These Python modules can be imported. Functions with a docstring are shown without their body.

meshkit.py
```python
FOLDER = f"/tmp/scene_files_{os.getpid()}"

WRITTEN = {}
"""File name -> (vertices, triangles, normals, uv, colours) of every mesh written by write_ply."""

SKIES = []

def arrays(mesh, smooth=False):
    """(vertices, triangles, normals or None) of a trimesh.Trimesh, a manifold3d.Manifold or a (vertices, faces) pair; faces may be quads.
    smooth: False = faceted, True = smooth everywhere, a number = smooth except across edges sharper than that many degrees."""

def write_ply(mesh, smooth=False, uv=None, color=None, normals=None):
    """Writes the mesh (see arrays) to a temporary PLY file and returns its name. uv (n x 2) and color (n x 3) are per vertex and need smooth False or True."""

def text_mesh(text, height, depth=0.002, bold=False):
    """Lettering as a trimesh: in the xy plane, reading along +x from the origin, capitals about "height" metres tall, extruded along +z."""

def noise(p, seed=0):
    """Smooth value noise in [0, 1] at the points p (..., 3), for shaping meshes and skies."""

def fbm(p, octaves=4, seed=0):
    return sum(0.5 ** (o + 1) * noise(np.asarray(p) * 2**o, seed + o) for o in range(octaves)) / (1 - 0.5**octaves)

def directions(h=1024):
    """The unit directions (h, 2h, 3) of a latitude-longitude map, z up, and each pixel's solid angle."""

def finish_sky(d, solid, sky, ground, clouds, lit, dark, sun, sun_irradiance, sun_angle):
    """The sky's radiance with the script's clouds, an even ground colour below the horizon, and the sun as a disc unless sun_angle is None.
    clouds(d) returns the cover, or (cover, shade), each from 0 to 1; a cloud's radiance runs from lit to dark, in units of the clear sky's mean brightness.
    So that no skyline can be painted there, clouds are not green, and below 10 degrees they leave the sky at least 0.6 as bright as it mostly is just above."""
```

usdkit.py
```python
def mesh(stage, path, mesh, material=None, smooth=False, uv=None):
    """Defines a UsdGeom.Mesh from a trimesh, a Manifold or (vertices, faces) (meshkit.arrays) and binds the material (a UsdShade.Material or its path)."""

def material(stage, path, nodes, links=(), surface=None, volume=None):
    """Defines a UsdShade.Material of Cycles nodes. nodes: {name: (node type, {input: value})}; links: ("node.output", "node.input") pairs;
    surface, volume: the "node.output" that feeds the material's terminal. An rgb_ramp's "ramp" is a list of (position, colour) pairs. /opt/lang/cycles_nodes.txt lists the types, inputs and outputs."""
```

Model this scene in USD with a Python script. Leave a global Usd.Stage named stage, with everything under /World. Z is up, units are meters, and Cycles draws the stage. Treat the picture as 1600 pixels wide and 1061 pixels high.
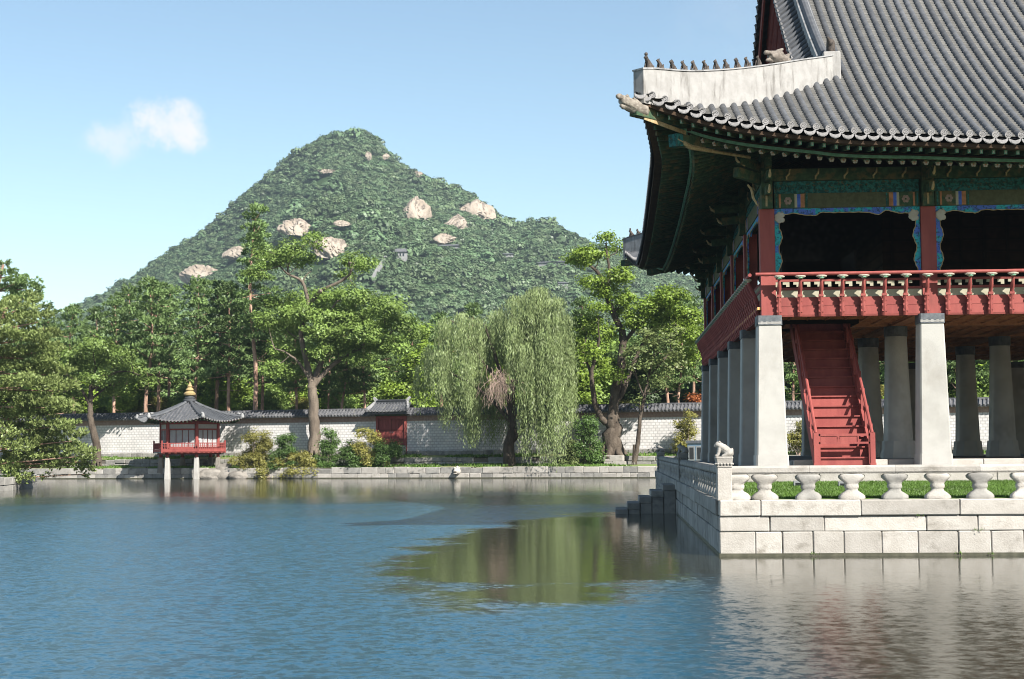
import math, random
import numpy as np, trimesh, usdkit, meshkit
from math import sin, cos, tan, pi, atan2, radians, sqrt, exp
from pxr import Usd, UsdGeom, UsdLux, UsdShade, Gf, Sdf, Vt
import manifold3d as m3

stage = Usd.Stage.CreateInMemory()
UsdGeom.SetStageUpAxis(stage, UsdGeom.Tokens.z)
UsdGeom.SetStageMetersPerUnit(stage, 1.0)
UsdGeom.Xform.Define(stage, '/World'); UsdGeom.Scope.Define(stage, '/World/Looks')

# ------------------------------------------------------------------ camera, sky, sun
SUN_AZ, SUN_EL = radians(40.0), radians(39.0)         # azimuth east of south
SUN = np.array([sin(SUN_AZ)*cos(SUN_EL), -cos(SUN_AZ)*cos(SUN_EL), sin(SUN_EL)])
SUN_I, SKY_S, EXPOSURE = 1.25, .059, 1.42
F, YAW, PITCH, ROLL, EYE = 2414.5, .0627, .0709, -.0082, 2.7
fw = np.array([-sin(YAW)*cos(PITCH), cos(YAW)*cos(PITCH), sin(PITCH)])
r0 = np.array([cos(YAW), sin(YAW), 0]); u0 = np.cross(r0, fw)
rt, up = r0*cos(ROLL)+u0*sin(ROLL), u0*cos(ROLL)-r0*sin(ROLL)
cam = UsdGeom.Camera.Define(stage, '/World/camera')
cam.AddTransformOp().Set(Gf.Matrix4d(*rt, 0, *up, 0, *(-fw), 0, 0, 0, EYE, 1))
cam.CreateHorizontalApertureAttr(36.0); cam.CreateVerticalApertureAttr(36.0*1061/1600)
cam.CreateFocalLengthAttr(36.0*F/1600); cam.CreateClippingRangeAttr(Gf.Vec2f(.1, 20000))
cam.CreateExposureAttr(EXPOSURE)
def ray(px, py): return fw+(px-800)/F*rt-(py-530.5)/F*up

def mat(name, nodes, links, surface='p.BSDF', volume=None):
    return usdkit.material(stage, '/World/Looks/'+name, nodes, links, surface, volume)

d1 = ray(262, 196); d1 = d1/np.linalg.norm(d1)
d2 = ray(170, 212); d2 = d2/np.linalg.norm(d2)
d3 = ray(1150, 28); d3 = d3/np.linalg.norm(d3)
skyn = {"tc": ("texture_coordinate", {}),
  "sky": ("sky_texture", {"sky_type": "single_scattering", "sun_disc": False, "sun_elevation": SUN_EL, "sun_rotation": atan2(SUN[0], SUN[1]), "air_density": 1.0, "aerosol_density": 0.5, "ozone_density": 1.0, "altitude": 100.0}),
  "n": ("noise_texture", {"scale": 45.0, "detail": 7.0, "roughness": .62}), "nb": ("map_range", {"from_min": 0.0, "from_max": 1.0, "to_min": -.5, "to_max": .5}), "nw": ("noise_texture", {"scale": 16.0, "detail": 3.0}),
  "w0": ("vector_math", {"math_type": "multiply_add", "vector2": (.022, .022, .022), "vector3": (-.011, -.011, -.011)}),
  "w": ("vector_math", {"math_type": "add"})}
skyl = [("n.fac", "nb.value"), ("tc.generated", "n.vector"), ("tc.generated", "nw.vector"), ("nw.color", "w0.vector1"), ("tc.generated", "w.vector1"), ("w0.vector", "w.vector2")]
outs = []
for i, (d, rad, fall, amt) in enumerate(((d1, .0185, .0090, .95), (d2, .0130, .0105, .55), (d3, .03, .03, .08))):
    skyn.update({f"s{i}": ("vector_math", {"math_type": "subtract", "vector2": tuple(d)}), f"k{i}": ("vector_math", {"math_type": "multiply", "vector2": (1, 1, 1.35)}),
        f"l{i}": ("vector_math", {"math_type": "length"}), f"e{i}": ("math", {"math_type": "multiply_add", "value2": -.045}), f"m{i}": ("map_range", {"range_type": "smoothstep", "from_min": rad+fall, "from_max": rad-fall, "to_min": 0.0, "to_max": amt, "clamp": True})})
    skyl += [("w.vector", f"s{i}.vector1"), (f"s{i}.vector", f"k{i}.vector1"), (f"k{i}.vector", f"l{i}.vector1"), ("nb.result", f"e{i}.value1"), (f"l{i}.value", f"e{i}.value3"), (f"e{i}.value", f"m{i}.value")]
skyn.update({"x1": ("math", {"math_type": "maximum"}), "x2": ("math", {"math_type": "maximum"}),
  "nr": ("map_range", {"range_type": "smoothstep", "from_min": .28, "from_max": .58, "to_min": .45, "to_max": 1.0, "clamp": True}),
  "x3": ("math", {"math_type": "multiply"}), "x4": ("math", {"math_type": "multiply", "value2": 1.0}),
  "tint": ("mix_color", {"blend_type": "multiply", "fac": 1.0, "b": (1.05, 1.085, 1.02)}),
  "mx": ("mix_color", {"blend_type": "mix", "b": (6.2, 6.2, 6.4)}), "p": ("background_shader", {"strength": SKY_S})})
skyl += [("m0.result", "x1.value1"), ("m1.result", "x1.value2"), ("x1.value", "x2.value1"), ("m2.result", "x2.value2"), ("n.fac", "nr.value"), ("x2.value", "x3.value1"), ("nr.result", "x3.value2"),
         ("x3.value", "x4.value1"), ("sky.color", "tint.a"), ("tint.result", "mx.a"), ("x4.value", "mx.fac"), ("mx.result", "p.color")]
skym = mat('sky_air', skyn, skyl, 'p.background')
dome = UsdLux.DomeLight.Define(stage, '/World/sky')
UsdShade.MaterialBindingAPI.Apply(dome.GetPrim()).Bind(skym)
dome.GetPrim().SetCustomDataByKey('kind', 'structure')
sun = UsdLux.DistantLight.Define(stage, '/World/sun')
sun.CreateIntensityAttr(SUN_I); sun.CreateAngleAttr(.53); sun.CreateNormalizeAttr(True); sun.CreateColorAttr(Gf.Vec3f(1.0, .95, .87))
zz = SUN; xx = np.cross([0, 0, 1.], zz); xx /= np.linalg.norm(xx); yy = np.cross(zz, xx)
sun.AddTransformOp().Set(Gf.Matrix4d(*xx, 0, *yy, 0, *zz, 0, 0, 0, 100, 1))

# ------------------------------------------------------------------ helpers
USED, ORIGIN = {}, {}
def numbered(parent, name):
    k = USED.get((parent, name), 0); USED[(parent, name)] = k+1
    return parent+'/'+(name if k == 0 else f'{name}_{k:03d}')
def pth(o): return o if isinstance(o, str) else str(o.GetPath())
def tag(o, label=None, cat=None, group=None, kind=None):
    p = o if isinstance(o, Usd.Prim) else o.GetPrim()
    for k, v in (('label', label), ('category', cat), ('group', group), ('kind', kind)):
        if v: p.SetCustomDataByKey(k, v)
    return p
def thing(name, label, cat, loc=(0, 0, 0), rotz=0, group=None, kind=None, scale=None):
    path = numbered('/World', name); x = UsdGeom.Xform.Define(stage, path)
    x.AddTranslateOp().Set(Gf.Vec3d(*map(float, loc)))
    if rotz: x.AddRotateZOp().Set(math.degrees(rotz))
    if scale: x.AddScaleOp().Set(Gf.Vec3f(*map(float, scale)))
    ORIGIN[path] = np.array(loc, float)
    return tag(x, label, cat, group, kind)
def copy_of(root, name, label, cat, loc, rotz=0, group=None, scale=None):
    r = thing(name, label, cat, loc, rotz, group, None, scale)
    r.GetReferences().AddInternalReference(root.GetPath())
    tag(r, label, cat, group); r.SetInstanceable(True)
    return r
def obj(name, mesh, material, parent=None, smooth=False, w=False, kind=None, label=None):
    base = pth(parent) if parent is not None else '/World'
    if isinstance(mesh, MB): mesh = mesh.done()
    if w and parent is not None:
        o = ORIGIN['/'.join(base.split('/')[:3])]
        if isinstance(mesh, trimesh.Trimesh): mesh = (np.array(mesh.vertices)-o, np.array(mesh.faces))
        else: mesh = (np.asarray(mesh[0])-o, mesh[1])
    g = usdkit.mesh(stage, numbered(base, name), mesh, material, smooth)
    if kind: tag(g, None, None, None, kind)
    if label: tag(g, label)
    return g.GetPrim()

class MB:
    def __init__(s): s.v, s.f, s.n = [], [], 0
    def add(s, v, f):
        v = np.asarray(v, float).reshape(-1, 3); f = np.asarray(f, int)
        if f.shape[1] == 4: f = np.vstack([f[:, [0, 1, 2]], f[:, [0, 2, 3]]])
        s.v.append(v); s.f.append(f+s.n); s.n += len(v); return s
    def mesh(s, m): return s.add(m.vertices, m.faces)
    def box(s, x0, x1, y0, y1, z0, z1):
        v = [(x, y, z) for x in (x0, x1) for y in (y0, y1) for z in (z0, z1)]
        return s.add(v, [(0, 1, 3, 2), (4, 6, 7, 5), (0, 4, 5, 1), (2, 3, 7, 6), (0, 2, 6, 4), (1, 5, 7, 3)])
    def bar(s, p, q, w, h, upv=(0, 0, 1), w2=None, h2=None):
        p, q = np.array(p, float), np.array(q, float); d = (q-p)/np.linalg.norm(q-p)
        a = np.cross(d, upv); a /= np.linalg.norm(a); b = np.cross(a, d)
        w2 = w if w2 is None else w2; h2 = h if h2 is None else h2
        v = [c+a*sx*ww/2+b*sz*hh/2 for c, ww, hh in ((p, w, h), (q, w2, h2)) for sx, sz in ((-1, -1), (1, -1), (1, 1), (-1, 1))]
        return s.add(v, [(0, 1, 2, 3), (7, 6, 5, 4), (0, 4, 5, 1), (1, 5, 6, 2), (2, 6, 7, 3), (3, 7, 4, 0)])
    def tube(s, pts, r, n=8, caps=True):
        pts = np.asarray(pts, float); m = len(pts); r = np.broadcast_to(r, m)
        t = np.gradient(pts, axis=0); t /= np.maximum(np.linalg.norm(t, axis=1, keepdims=True), 1e-9)
        a = np.cross(t[0], (0, 0, 1) if abs(t[0][2]) < .9 else (1, 0, 0)); a /= np.linalg.norm(a); V = []
        for i in range(m):
            a = a-t[i]*(a@t[i]); a /= np.linalg.norm(a); b = np.cross(t[i], a)
            for k in range(n):
                V.append(pts[i]+r[i]*(a*cos(2*pi*k/n)+b*sin(2*pi*k/n)))
        Fc = [(i*n+k, i*n+(k+1) % n, (i+1)*n+(k+1) % n, (i+1)*n+k) for i in range(m-1) for k in range(n)]
        s.add(V, Fc)
        if caps:
            for i in (0, m-1):
                ring = V[i*n:(i+1)*n]; s.add(list(ring)+[pts[i]], [(k, (k+1) % n, n) for k in range(n)])
        return s
    def lathe(s, prof, n=16, c=(0, 0, 0), sx=1, sy=1):
        V = [(c[0]+r*cos(2*pi*k/n)*sx, c[1]+r*sin(2*pi*k/n)*sy, c[2]+z) for r, z in prof for k in range(n)]
        return s.add(V, [(i*n+k, i*n+(k+1) % n, (i+1)*n+(k+1) % n, (i+1)*n+k) for i in range(len(prof)-1) for k in range(n)])
    def frustum(s, cx, cy, z0, z1, w0, w1, d0=None, d1=None, c=0):
        V = []
        for z, w_, d_ in ((z0, w0, d0 or w0), (z1, w1, d1 or w1)):
            a, b = w_/2, d_/2
            if c: V += [(cx+x, cy+y, z) for x, y in ((-a+c, -b), (a-c, -b), (a, -b+c), (a, b-c), (a-c, b), (-a+c, b), (-a, b-c), (-a, -b+c))]
            else: V += [(cx+x, cy+y, z) for x, y in ((-a, -b), (a, -b), (a, b), (-a, b))]
        n = len(V)//2; s.add(V, [(k, (k+1) % n, n+(k+1) % n, n+k) for k in range(n)])
        for o in (0, n): s.add(V[o:o+n], [(0, k, k+1) for k in range(1, n-1)])
        return s
    def done(s): return (np.vstack(s.v), np.vstack(s.f))

def stone_box(x0, x1, y0, y1, z0, z1, c=.02, jit=0, rng=None):
    """a block with chamfered, slightly uneven edges (44 triangles)"""
    hx, hy, hz = (x1-x0)/2, (y1-y0)/2, (z1-z0)/2; c = min(c, hx*.4, hy*.4, hz*.4)
    pts = []
    for sx in (-1, 1):
        for sy in (-1, 1):
            for sz in (-1, 1):
                pts += [(sx*(hx-c), sy*(hy-c), sz*hz), (sx*(hx-c), sy*hy, sz*(hz-c)), (sx*hx, sy*(hy-c), sz*(hz-c))]
    P = np.array(pts)
    if jit and rng is not None:
        P = P+np.repeat(rng.uniform(-jit, jit, (8, 3)), 3, axis=0)
    m = trimesh.convex.convex_hull(P); m.apply_translation(((x0+x1)/2, (y0+y1)/2, (z0+z1)/2)); return m

def rotz_pts(v, a, o=(0, 0)):
    v = np.array(v, float); c, s = cos(a), sin(a); x, y = v[:, 0]-o[0], v[:, 1]-o[1]
    v[:, 0], v[:, 1] = o[0]+c*x-s*y, o[1]+s*x+c*y; return v
def extrude_poly(poly, depth):                        # shapely polygon in (x, z) -> slab lying in y from 0 to depth
    m = trimesh.creation.extrude_polygon(poly, depth, engine='earcut'); v = np.array(m.vertices)
    return np.c_[v[:, 0], v[:, 2], v[:, 1]], np.array(m.faces)[:, ::-1]
def sculpt(chains, edge=.03, it=8):
    """one continuous body from chains of (x, y, z, r)"""
    parts = []
    for ch in chains:
        sp = [m3.Manifold.sphere(q[3], 14).translate(tuple(map(float, q[:3]))) for q in ch]
        parts += [m3.Manifold.batch_hull([a, b]) for a, b in zip(sp, sp[1:])] if len(sp) > 1 else sp
    m = m3.Manifold.batch_boolean(parts, m3.OpType.Add).refine_to_length(edge).to_mesh()
    t = trimesh.Trimesh(np.array(m.vert_properties)[:, :3], np.array(m.tri_verts), process=True)
    trimesh.smoothing.filter_taubin(t, iterations=it); return t
# ------------------------------------------------------------------ materials
TONE = {n: .43 for n in ('pale_granite', 'weathered_granite', 'pillar_granite', 'ridge_plaster', 'worn_ridge_plaster', 'cream_paint', 'rafter_flower_white', 'window_paper', 'pink_brick_band', 'pale_mountain_rock', 'shore_rock', 'grey_metal_box', 'dry_soil', 'weathered_ceramic', 'tile_end_face', 'roof_tile_grey', 'dark_clay_figure')}
def surf(name, a, b=None, scale=4.0, lo=.35, hi=.65, rough=.8, spec=.3, bump=0.0, bscale=30.0, bdist=.02, vary=0.0, stretch=(1, 1, 1), stain=None, metallic=0.0, detail=5.0, coord='object', speck=0.0):
    b = a if b is None else b
    k = TONE.get(name, 1.0); a, b = tuple(c*k for c in a), tuple(c*k for c in b)
    if stain: stain = (tuple(c*k for c in stain[0]),)+tuple(stain[1:])
    N = {"tc": ("texture_coordinate", {}), "mp": ("mapping", {"scale": stretch}), "n": ("noise_texture", {"scale": scale, "detail": detail, "roughness": .6}),
         "mr": ("map_range", {"range_type": "smoothstep", "from_min": lo, "from_max": hi, "clamp": True}), "mx": ("mix_color", {"a": a, "b": b}),
         "p": ("principled_bsdf", {"roughness": rough, "specular_ior_level": spec, "metallic": metallic})}
    L = [("tc."+coord, "mp.vector"), ("mp.vector", "n.vector"), ("n.fac", "mr.value"), ("mr.result", "mx.fac")]
    out = "mx.result"
    if speck:
        N.update({"sn": ("noise_texture", {"scale": 90.0, "detail": 2.0}), "sr": ("map_range", {"from_min": .3, "from_max": .7, "to_min": 1-speck, "to_max": 1+speck, "clamp": True}), "sv": ("hsv", {})})
        L += [("tc."+coord, "sn.vector"), ("sn.fac", "sr.value"), ("sr.result", "sv.value"), (out, "sv.color")]; out = "sv.color"
    if stain:                                            # (colour, scale vector, amount, lo, hi): dirt with a shape of its own
        N.update({"smp": ("mapping", {"scale": stain[1]}), "stn": ("noise_texture", {"scale": 1.0, "detail": 5.0, "roughness": .65}),
                  "str": ("map_range", {"range_type": "smoothstep", "from_min": stain[3], "from_max": stain[4], "to_min": 0.0, "to_max": stain[2], "clamp": True}), "stm": ("mix_color", {"b": stain[0]})})
        L += [("tc."+coord, "smp.vector"), ("smp.vector", "stn.vector"), ("stn.fac", "str.value"), ("str.result", "stm.fac"), (out, "stm.a")]; out = "stm.result"
    if vary:
        N.update({"oi": ("object_info", {}), "vr": ("map_range", {"from_min": 0.0, "from_max": 1.0, "to_min": 1-vary, "to_max": 1+vary}), "hv": ("hsv", {})})
        L += [("oi.random", "vr.value"), ("vr.result", "hv.value"), (out, "hv.color")]; out = "hv.color"
    L += [(out, "p.base_color")]
    if bump:
        N.update({"bn": ("noise_texture", {"scale": bscale, "detail": 4.0, "roughness": .6}), "bp": ("bump", {"strength": bump, "distance": bdist})})
        L += [("tc."+coord, "bn.vector"), ("bn.fac", "bp.height"), ("bp.normal", "p.normal")]
    return mat(name, N, L)

def leaf(name, cols, trans=.35, big=.35, amp=.35, vary=(.8, 1.2, .5, .5)):
    """foliage: a tone for every leaf, larger patches of tone through the crown, light through the leaves"""
    N = {"g": ("geometry", {}), "r": ("rgb_ramp", {"ramp": [(i/(len(cols)-1), c) for i, c in enumerate(cols)]}), "tc": ("texture_coordinate", {}),
         "n": ("noise_texture", {"scale": big, "detail": 3.0}), "mr": ("map_range", {"from_min": .3, "from_max": .7, "to_min": 1-amp, "to_max": 1+amp, "clamp": True}),
         "oi": ("object_info", {}), "or": ("map_range", {"from_min": 0.0, "from_max": 1.0, "to_min": vary[0], "to_max": vary[1]}), "o2": ("math", {"math_type": "multiply", "value2": 7.31}), "of": ("math", {"math_type": "fraction"}), "oh": ("map_range", {"from_min": 0.0, "from_max": 1.0, "to_min": vary[2], "to_max": vary[3]}), "mm": ("math", {"math_type": "multiply"}), "hv": ("hsv", {}),
         "d": ("diffuse_bsdf", {}), "t": ("translucent_bsdf", {}), "m": ("mix_closure", {"fac": trans}), "gl": ("glossy_bsdf", {"roughness": .45, "color": (.5, .5, .5)}), "p": ("mix_closure", {"fac": .04})}
    L = [("g.random_per_island", "r.fac"), ("tc.object", "n.vector"), ("n.fac", "mr.value"), ("oi.random", "or.value"), ("oi.random", "o2.value1"), ("o2.value", "of.value1"), ("of.value", "oh.value"), ("oh.result", "hv.hue"), ("mr.result", "mm.value1"), ("or.result", "mm.value2"), ("mm.value", "hv.value"), ("r.color", "hv.color"),
         ("hv.color", "d.color"), ("hv.color", "t.color"), ("d.BSDF", "m.closure1"), ("t.BSDF", "m.closure2"), ("m.closure", "p.closure1"), ("gl.BSDF", "p.closure2")]
    return mat(name, N, L, 'p.closure')

G = {}
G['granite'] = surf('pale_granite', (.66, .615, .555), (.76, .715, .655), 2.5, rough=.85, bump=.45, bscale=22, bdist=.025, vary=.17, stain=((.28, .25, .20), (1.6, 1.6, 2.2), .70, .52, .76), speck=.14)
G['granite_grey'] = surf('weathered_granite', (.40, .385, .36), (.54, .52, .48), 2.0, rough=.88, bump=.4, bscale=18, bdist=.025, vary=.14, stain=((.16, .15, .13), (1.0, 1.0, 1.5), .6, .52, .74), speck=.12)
G['pillar'] = surf('pillar_granite', (.65, .63, .595), (.75, .73, .69), 1.3, rough=.82, bump=.12, bscale=40, bdist=.01, vary=.05, stain=((.36, .31, .25), (.9, .9, .45), .35, .50, .75), speck=.10)
G['mortar'] = surf('dark_joint', (.10, .09, .075), rough=.95)
G['tile'] = surf('roof_tile_grey', (.11, .118, .132), (.16, .168, .185), 3.0, rough=.6, spec=.4, bump=.25, bscale=30, bdist=.01, vary=.22, stain=((.20, .20, .19), (2.0, 2.0, 2.0), .45, .55, .75))
G['channel'] = surf('channel_tile', (.085, .083, .078), (.115, .112, .105), 3.0, rough=.85, vary=.12, bump=.2)
G['tile_face'] = surf('tile_end_face', (.42, .41, .41), (.56, .54, .54), 18.0, rough=.8, vary=.10, bump=.5, bscale=40)
G['tile_far'] = surf('far_roof_tile', (.06, .062, .07), (.11, .11, .115), 2.5, rough=.7, bump=.3, bscale=12, stain=((.22, .21, .17), (1.2, 1.2, 1.2), .5, .58, .72))
G['plaster'] = surf('ridge_plaster', (.52, .505, .485), (.62, .605, .585), 3.0, rough=.9, bump=.1, stain=((.20, .185, .165), (4.5, 4.5, .9), .75, .50, .74))
G['plaster_worn'] = surf('worn_ridge_plaster', (.45, .45, .46), (.62, .62, .62), 3.0, rough=.9, stain=((.12, .115, .11), (3.0, 3.0, .6), .7, .45, .7))
G['red'] = surf('red_lacquer_wood', (.185, .040, .036), (.23, .056, .048), 3.0, rough=.7, spec=.3, bump=.15, bscale=14, stretch=(1, 1, .2), vary=.06, stain=((.12, .035, .03), (2, 2, .8), .5, .55, .75))
G['dark_red'] = surf('dark_red_wood', (.12, .025, .02), (.16, .035, .028), 4.0, rough=.75)
G['black_wood'] = surf('near_black_wood', (.008, .007, .006), (.012, .010, .008), 3.0, rough=.9, spec=.1)  # even near-black colour for the upper rooms and stairwell lining
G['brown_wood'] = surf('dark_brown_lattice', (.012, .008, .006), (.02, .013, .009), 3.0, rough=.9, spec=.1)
G['cream'] = surf('cream_paint', (.62, .58, .42), (.70, .66, .50), 5.0, rough=.8)
G['green'] = surf('dark_green_paint', (.026, .050, .028), (.042, .078, .042), 6.0, rough=.75, spec=.2, stain=((.11, .075, .035), (3, 3, 3), .7, .5, .62))
G['green_pale'] = surf('pale_green_paint', (.09, .20, .13), (.14, .28, .20), 8.0, rough=.75, spec=.2)
G['olive'] = surf('olive_panel_paint', (.055, .058, .032), (.075, .08, .045), 6.0, rough=.8, spec=.2)
G['ochre'] = surf('ochre_stroke_paint', (.22, .155, .075), (.31, .245, .14), 9.0, rough=.8)
G['blue'] = surf('cobalt_blue_paint', (.03, .07, .32), (.05, .12, .42), 9.0, rough=.75)
G['teal'] = surf('teal_and_blue_scrollwork', (.02, .30, .33), (.06, .12, .42), 3.2, lo=.44, hi=.56, rough=.75, stain=((.015, .04, .05), (14, 14, 14), .85, .50, .60))
G['scroll'] = surf('dark_teal_scrollwork', (.012, .055, .05), (.02, .12, .115), 9.0, lo=.46, hi=.54, rough=.8, spec=.2, stain=((.10, .07, .03), (12, 12, 12), .6, .55, .62))
G['orange'] = surf('orange_brown_ceiling', (.56, .27, .10), (.66, .36, .15), 7.0, rough=.85, stain=((.18, .16, .07), (9, 9, 9), .7, .5, .6))
G['brick_red'] = surf('painted_brown', (.24, .105, .05), (.33, .15, .075), 6.0, rough=.8)
G['flower'] = surf('rafter_flower_white', (.74, .66, .54), (.80, .74, .64), 9.0, rough=.8)
G['eave_brown'] = surf('eave_board_brown', (.035, .022, .014), (.055, .034, .02), 5.0, rough=.85, spec=.2)
G['wet'] = surf('wet_mossy_stone', (.045, .045, .030), (.075, .072, .050), 4.0, rough=.5)
G['iron'] = surf('dark_metal_collar', (.055, .062, .072), (.09, .10, .11), 5.0, rough=.6, bump=.3, bscale=20)
G['bronze'] = surf('gilt_bronze', (.24, .175, .08), (.31, .235, .115), 8.0, rough=.6)
G['clay'] = surf('dark_clay_figure', (.06, .05, .045), (.16, .13, .11), 9.0, rough=.8, bump=.4, bscale=40)
G['dragon'] = surf('weathered_ceramic', (.50, .45, .38), (.28, .24, .20), 9.0, rough=.8, bump=.5, bscale=30, bdist=.03)
G['figure_grey'] = surf('weathered_grey_figure', (.10, .085, .072), (.17, .148, .128), 9.0, rough=.85, bump=.5, bscale=30, bdist=.03)
G['paper'] = surf('window_paper', (.70, .71, .72), (.78, .79, .80), 2.0, rough=.9)
G['bluepaint'] = surf('blue_grey_booth_paint', (.16, .24, .31), (.20, .29, .37), 3.0, rough=.7)
G['darkglass'] = surf('dark_window_glass', (.015, .017, .02), rough=.12, spec=.5)
G['metal'] = surf('grey_metal_box', (.35, .37, .38), (.42, .44, .45), 4.0, rough=.5)
G['pink'] = surf('pink_brick_band', (.50, .33, .27), (.64, .47, .40), 7.0, rough=.9, vary=.05)
G['soil'] = surf('dry_soil', (.15, .115, .075), (.22, .18, .12), 1.3, rough=.95, bump=.5, bscale=8)
G['rock'] = surf('pale_mountain_rock', (.48, .39, .30), (.66, .56, .46), .05, rough=.95, bump=.6, bscale=.25, bdist=2.0, stain=((.20, .16, .13), (.22, .22, .03), .75, .5, .66), stretch=(1, 1, .4))
G['shore_rock'] = surf('shore_rock', (.36, .33, .29), (.50, .46, .41), 1.2, rough=.95, bump=.6, bscale=6, bdist=.08, vary=.15)
G['bark'] = surf('dark_bark', (.040, .030, .022), (.085, .068, .052), 2.2, rough=.95, bump=.9, bscale=7, bdist=.08, stretch=(1, 1, .25))
G['bark_grey'] = surf('grey_brown_bark', (.085, .067, .052), (.145, .118, .092), 2.0, rough=.95, bump=.8, bscale=7, bdist=.07, stretch=(1, 1, .25))
G['bark_pine'] = surf('pink_pine_bark', (.20, .115, .08), (.36, .235, .175), 1.6, rough=.95, bump=.8, bscale=6, bdist=.06, stretch=(1, 1, .3), vary=.2)
G['twig'] = surf('dead_twigs', (.26, .19, .15), (.34, .26, .21), 2.0, rough=.95)
# far bank wall: pale brick with small dark-edged tiles
def wall_material():
    N = {"tc": ("texture_coordinate", {}), "sx": ("separate_xyz", {}), "cx": ("combine_xyz", {}),
         "b": ("brick_texture", {"scale": 1.0, "color1": (.47, .452, .44), "color2": (.53, .512, .50), "mortar": (.33, .32, .315), "mortar_size": .04, "mortar_smooth": .3, "brick_width": .42, "row_height": .27, "offset": .5}),
         "n": ("noise_texture", {"scale": .8, "detail": 5.0}), "mr": ("map_range", {"from_min": .35, "from_max": .7, "to_min": 1.05, "to_max": .86, "clamp": True}), "hv": ("hsv", {}),
         "bp": ("bump", {"strength": .3, "distance": .02, "invert": True}), "p": ("principled_bsdf", {"roughness": .9, "specular_ior_level": .2})}
    L = [("tc.object", "sx.vector"), ("sx.x", "cx.x"), ("sx.z", "cx.y"), ("cx.vector", "b.vector"), ("tc.object", "n.vector"), ("n.fac", "mr.value"), ("mr.result", "hv.value"), ("b.color", "hv.color"),
         ("hv.color", "p.base_color"), ("b.fac", "bp.height"), ("bp.normal", "p.normal")]
    return mat('patterned_pale_brick', N, L)
G['wall'] = wall_material()
G['grass'] = leaf('lawn_blades', [(.09, .16, .03), (.14, .22, .045), (.20, .27, .07)], .3, .6, .25)
G['grassbed'] = surf('lawn_ground', (.085, .15, .03), (.13, .20, .045), 1.2, rough=.95, bump=.4, bscale=30)
G['ground'] = surf('bank_ground', (.16, .15, .08), (.12, .17, .05), .45, rough=.95, bump=.4, bscale=10)
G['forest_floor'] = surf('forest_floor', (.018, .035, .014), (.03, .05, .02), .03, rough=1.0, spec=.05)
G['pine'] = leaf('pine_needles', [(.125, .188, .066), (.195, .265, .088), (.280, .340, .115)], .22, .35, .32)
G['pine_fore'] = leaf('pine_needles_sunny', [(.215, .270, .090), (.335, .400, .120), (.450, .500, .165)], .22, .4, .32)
G['broad'] = leaf('zelkova_leaves', [(.165, .242, .058), (.255, .350, .078), (.350, .440, .110)], .27, .35, .32)
G['yellowgreen'] = leaf('yellow_green_leaves', [(.185, .27, .040), (.30, .40, .060), (.41, .50, .11)], .27, .35, .25)
G['dull'] = leaf('dull_olive_leaves', [(.12, .15, .053), (.20, .225, .085), (.31, .32, .16)], .25, .4, .25)
G['willow'] = leaf('willow_leaves', [(.22, .28, .115), (.36, .42, .18), (.54, .57, .30)], .28, .8, .42)
G['shrub_y'] = leaf('yellowing_shrub_leaves', [(.24, .23, .06), (.38, .33, .09), (.48, .39, .14)], .38, .5, .3)
G['shrub_g'] = leaf('green_shrub_leaves', [(.08, .14, .035), (.14, .22, .055), (.21, .29, .07)], .38, .5, .3)
G['shrub_r'] = leaf('reddish_shrub_leaves', [(.25, .085, .03), (.33, .13, .05), (.36, .20, .07)], .3, .5, .3)
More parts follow.
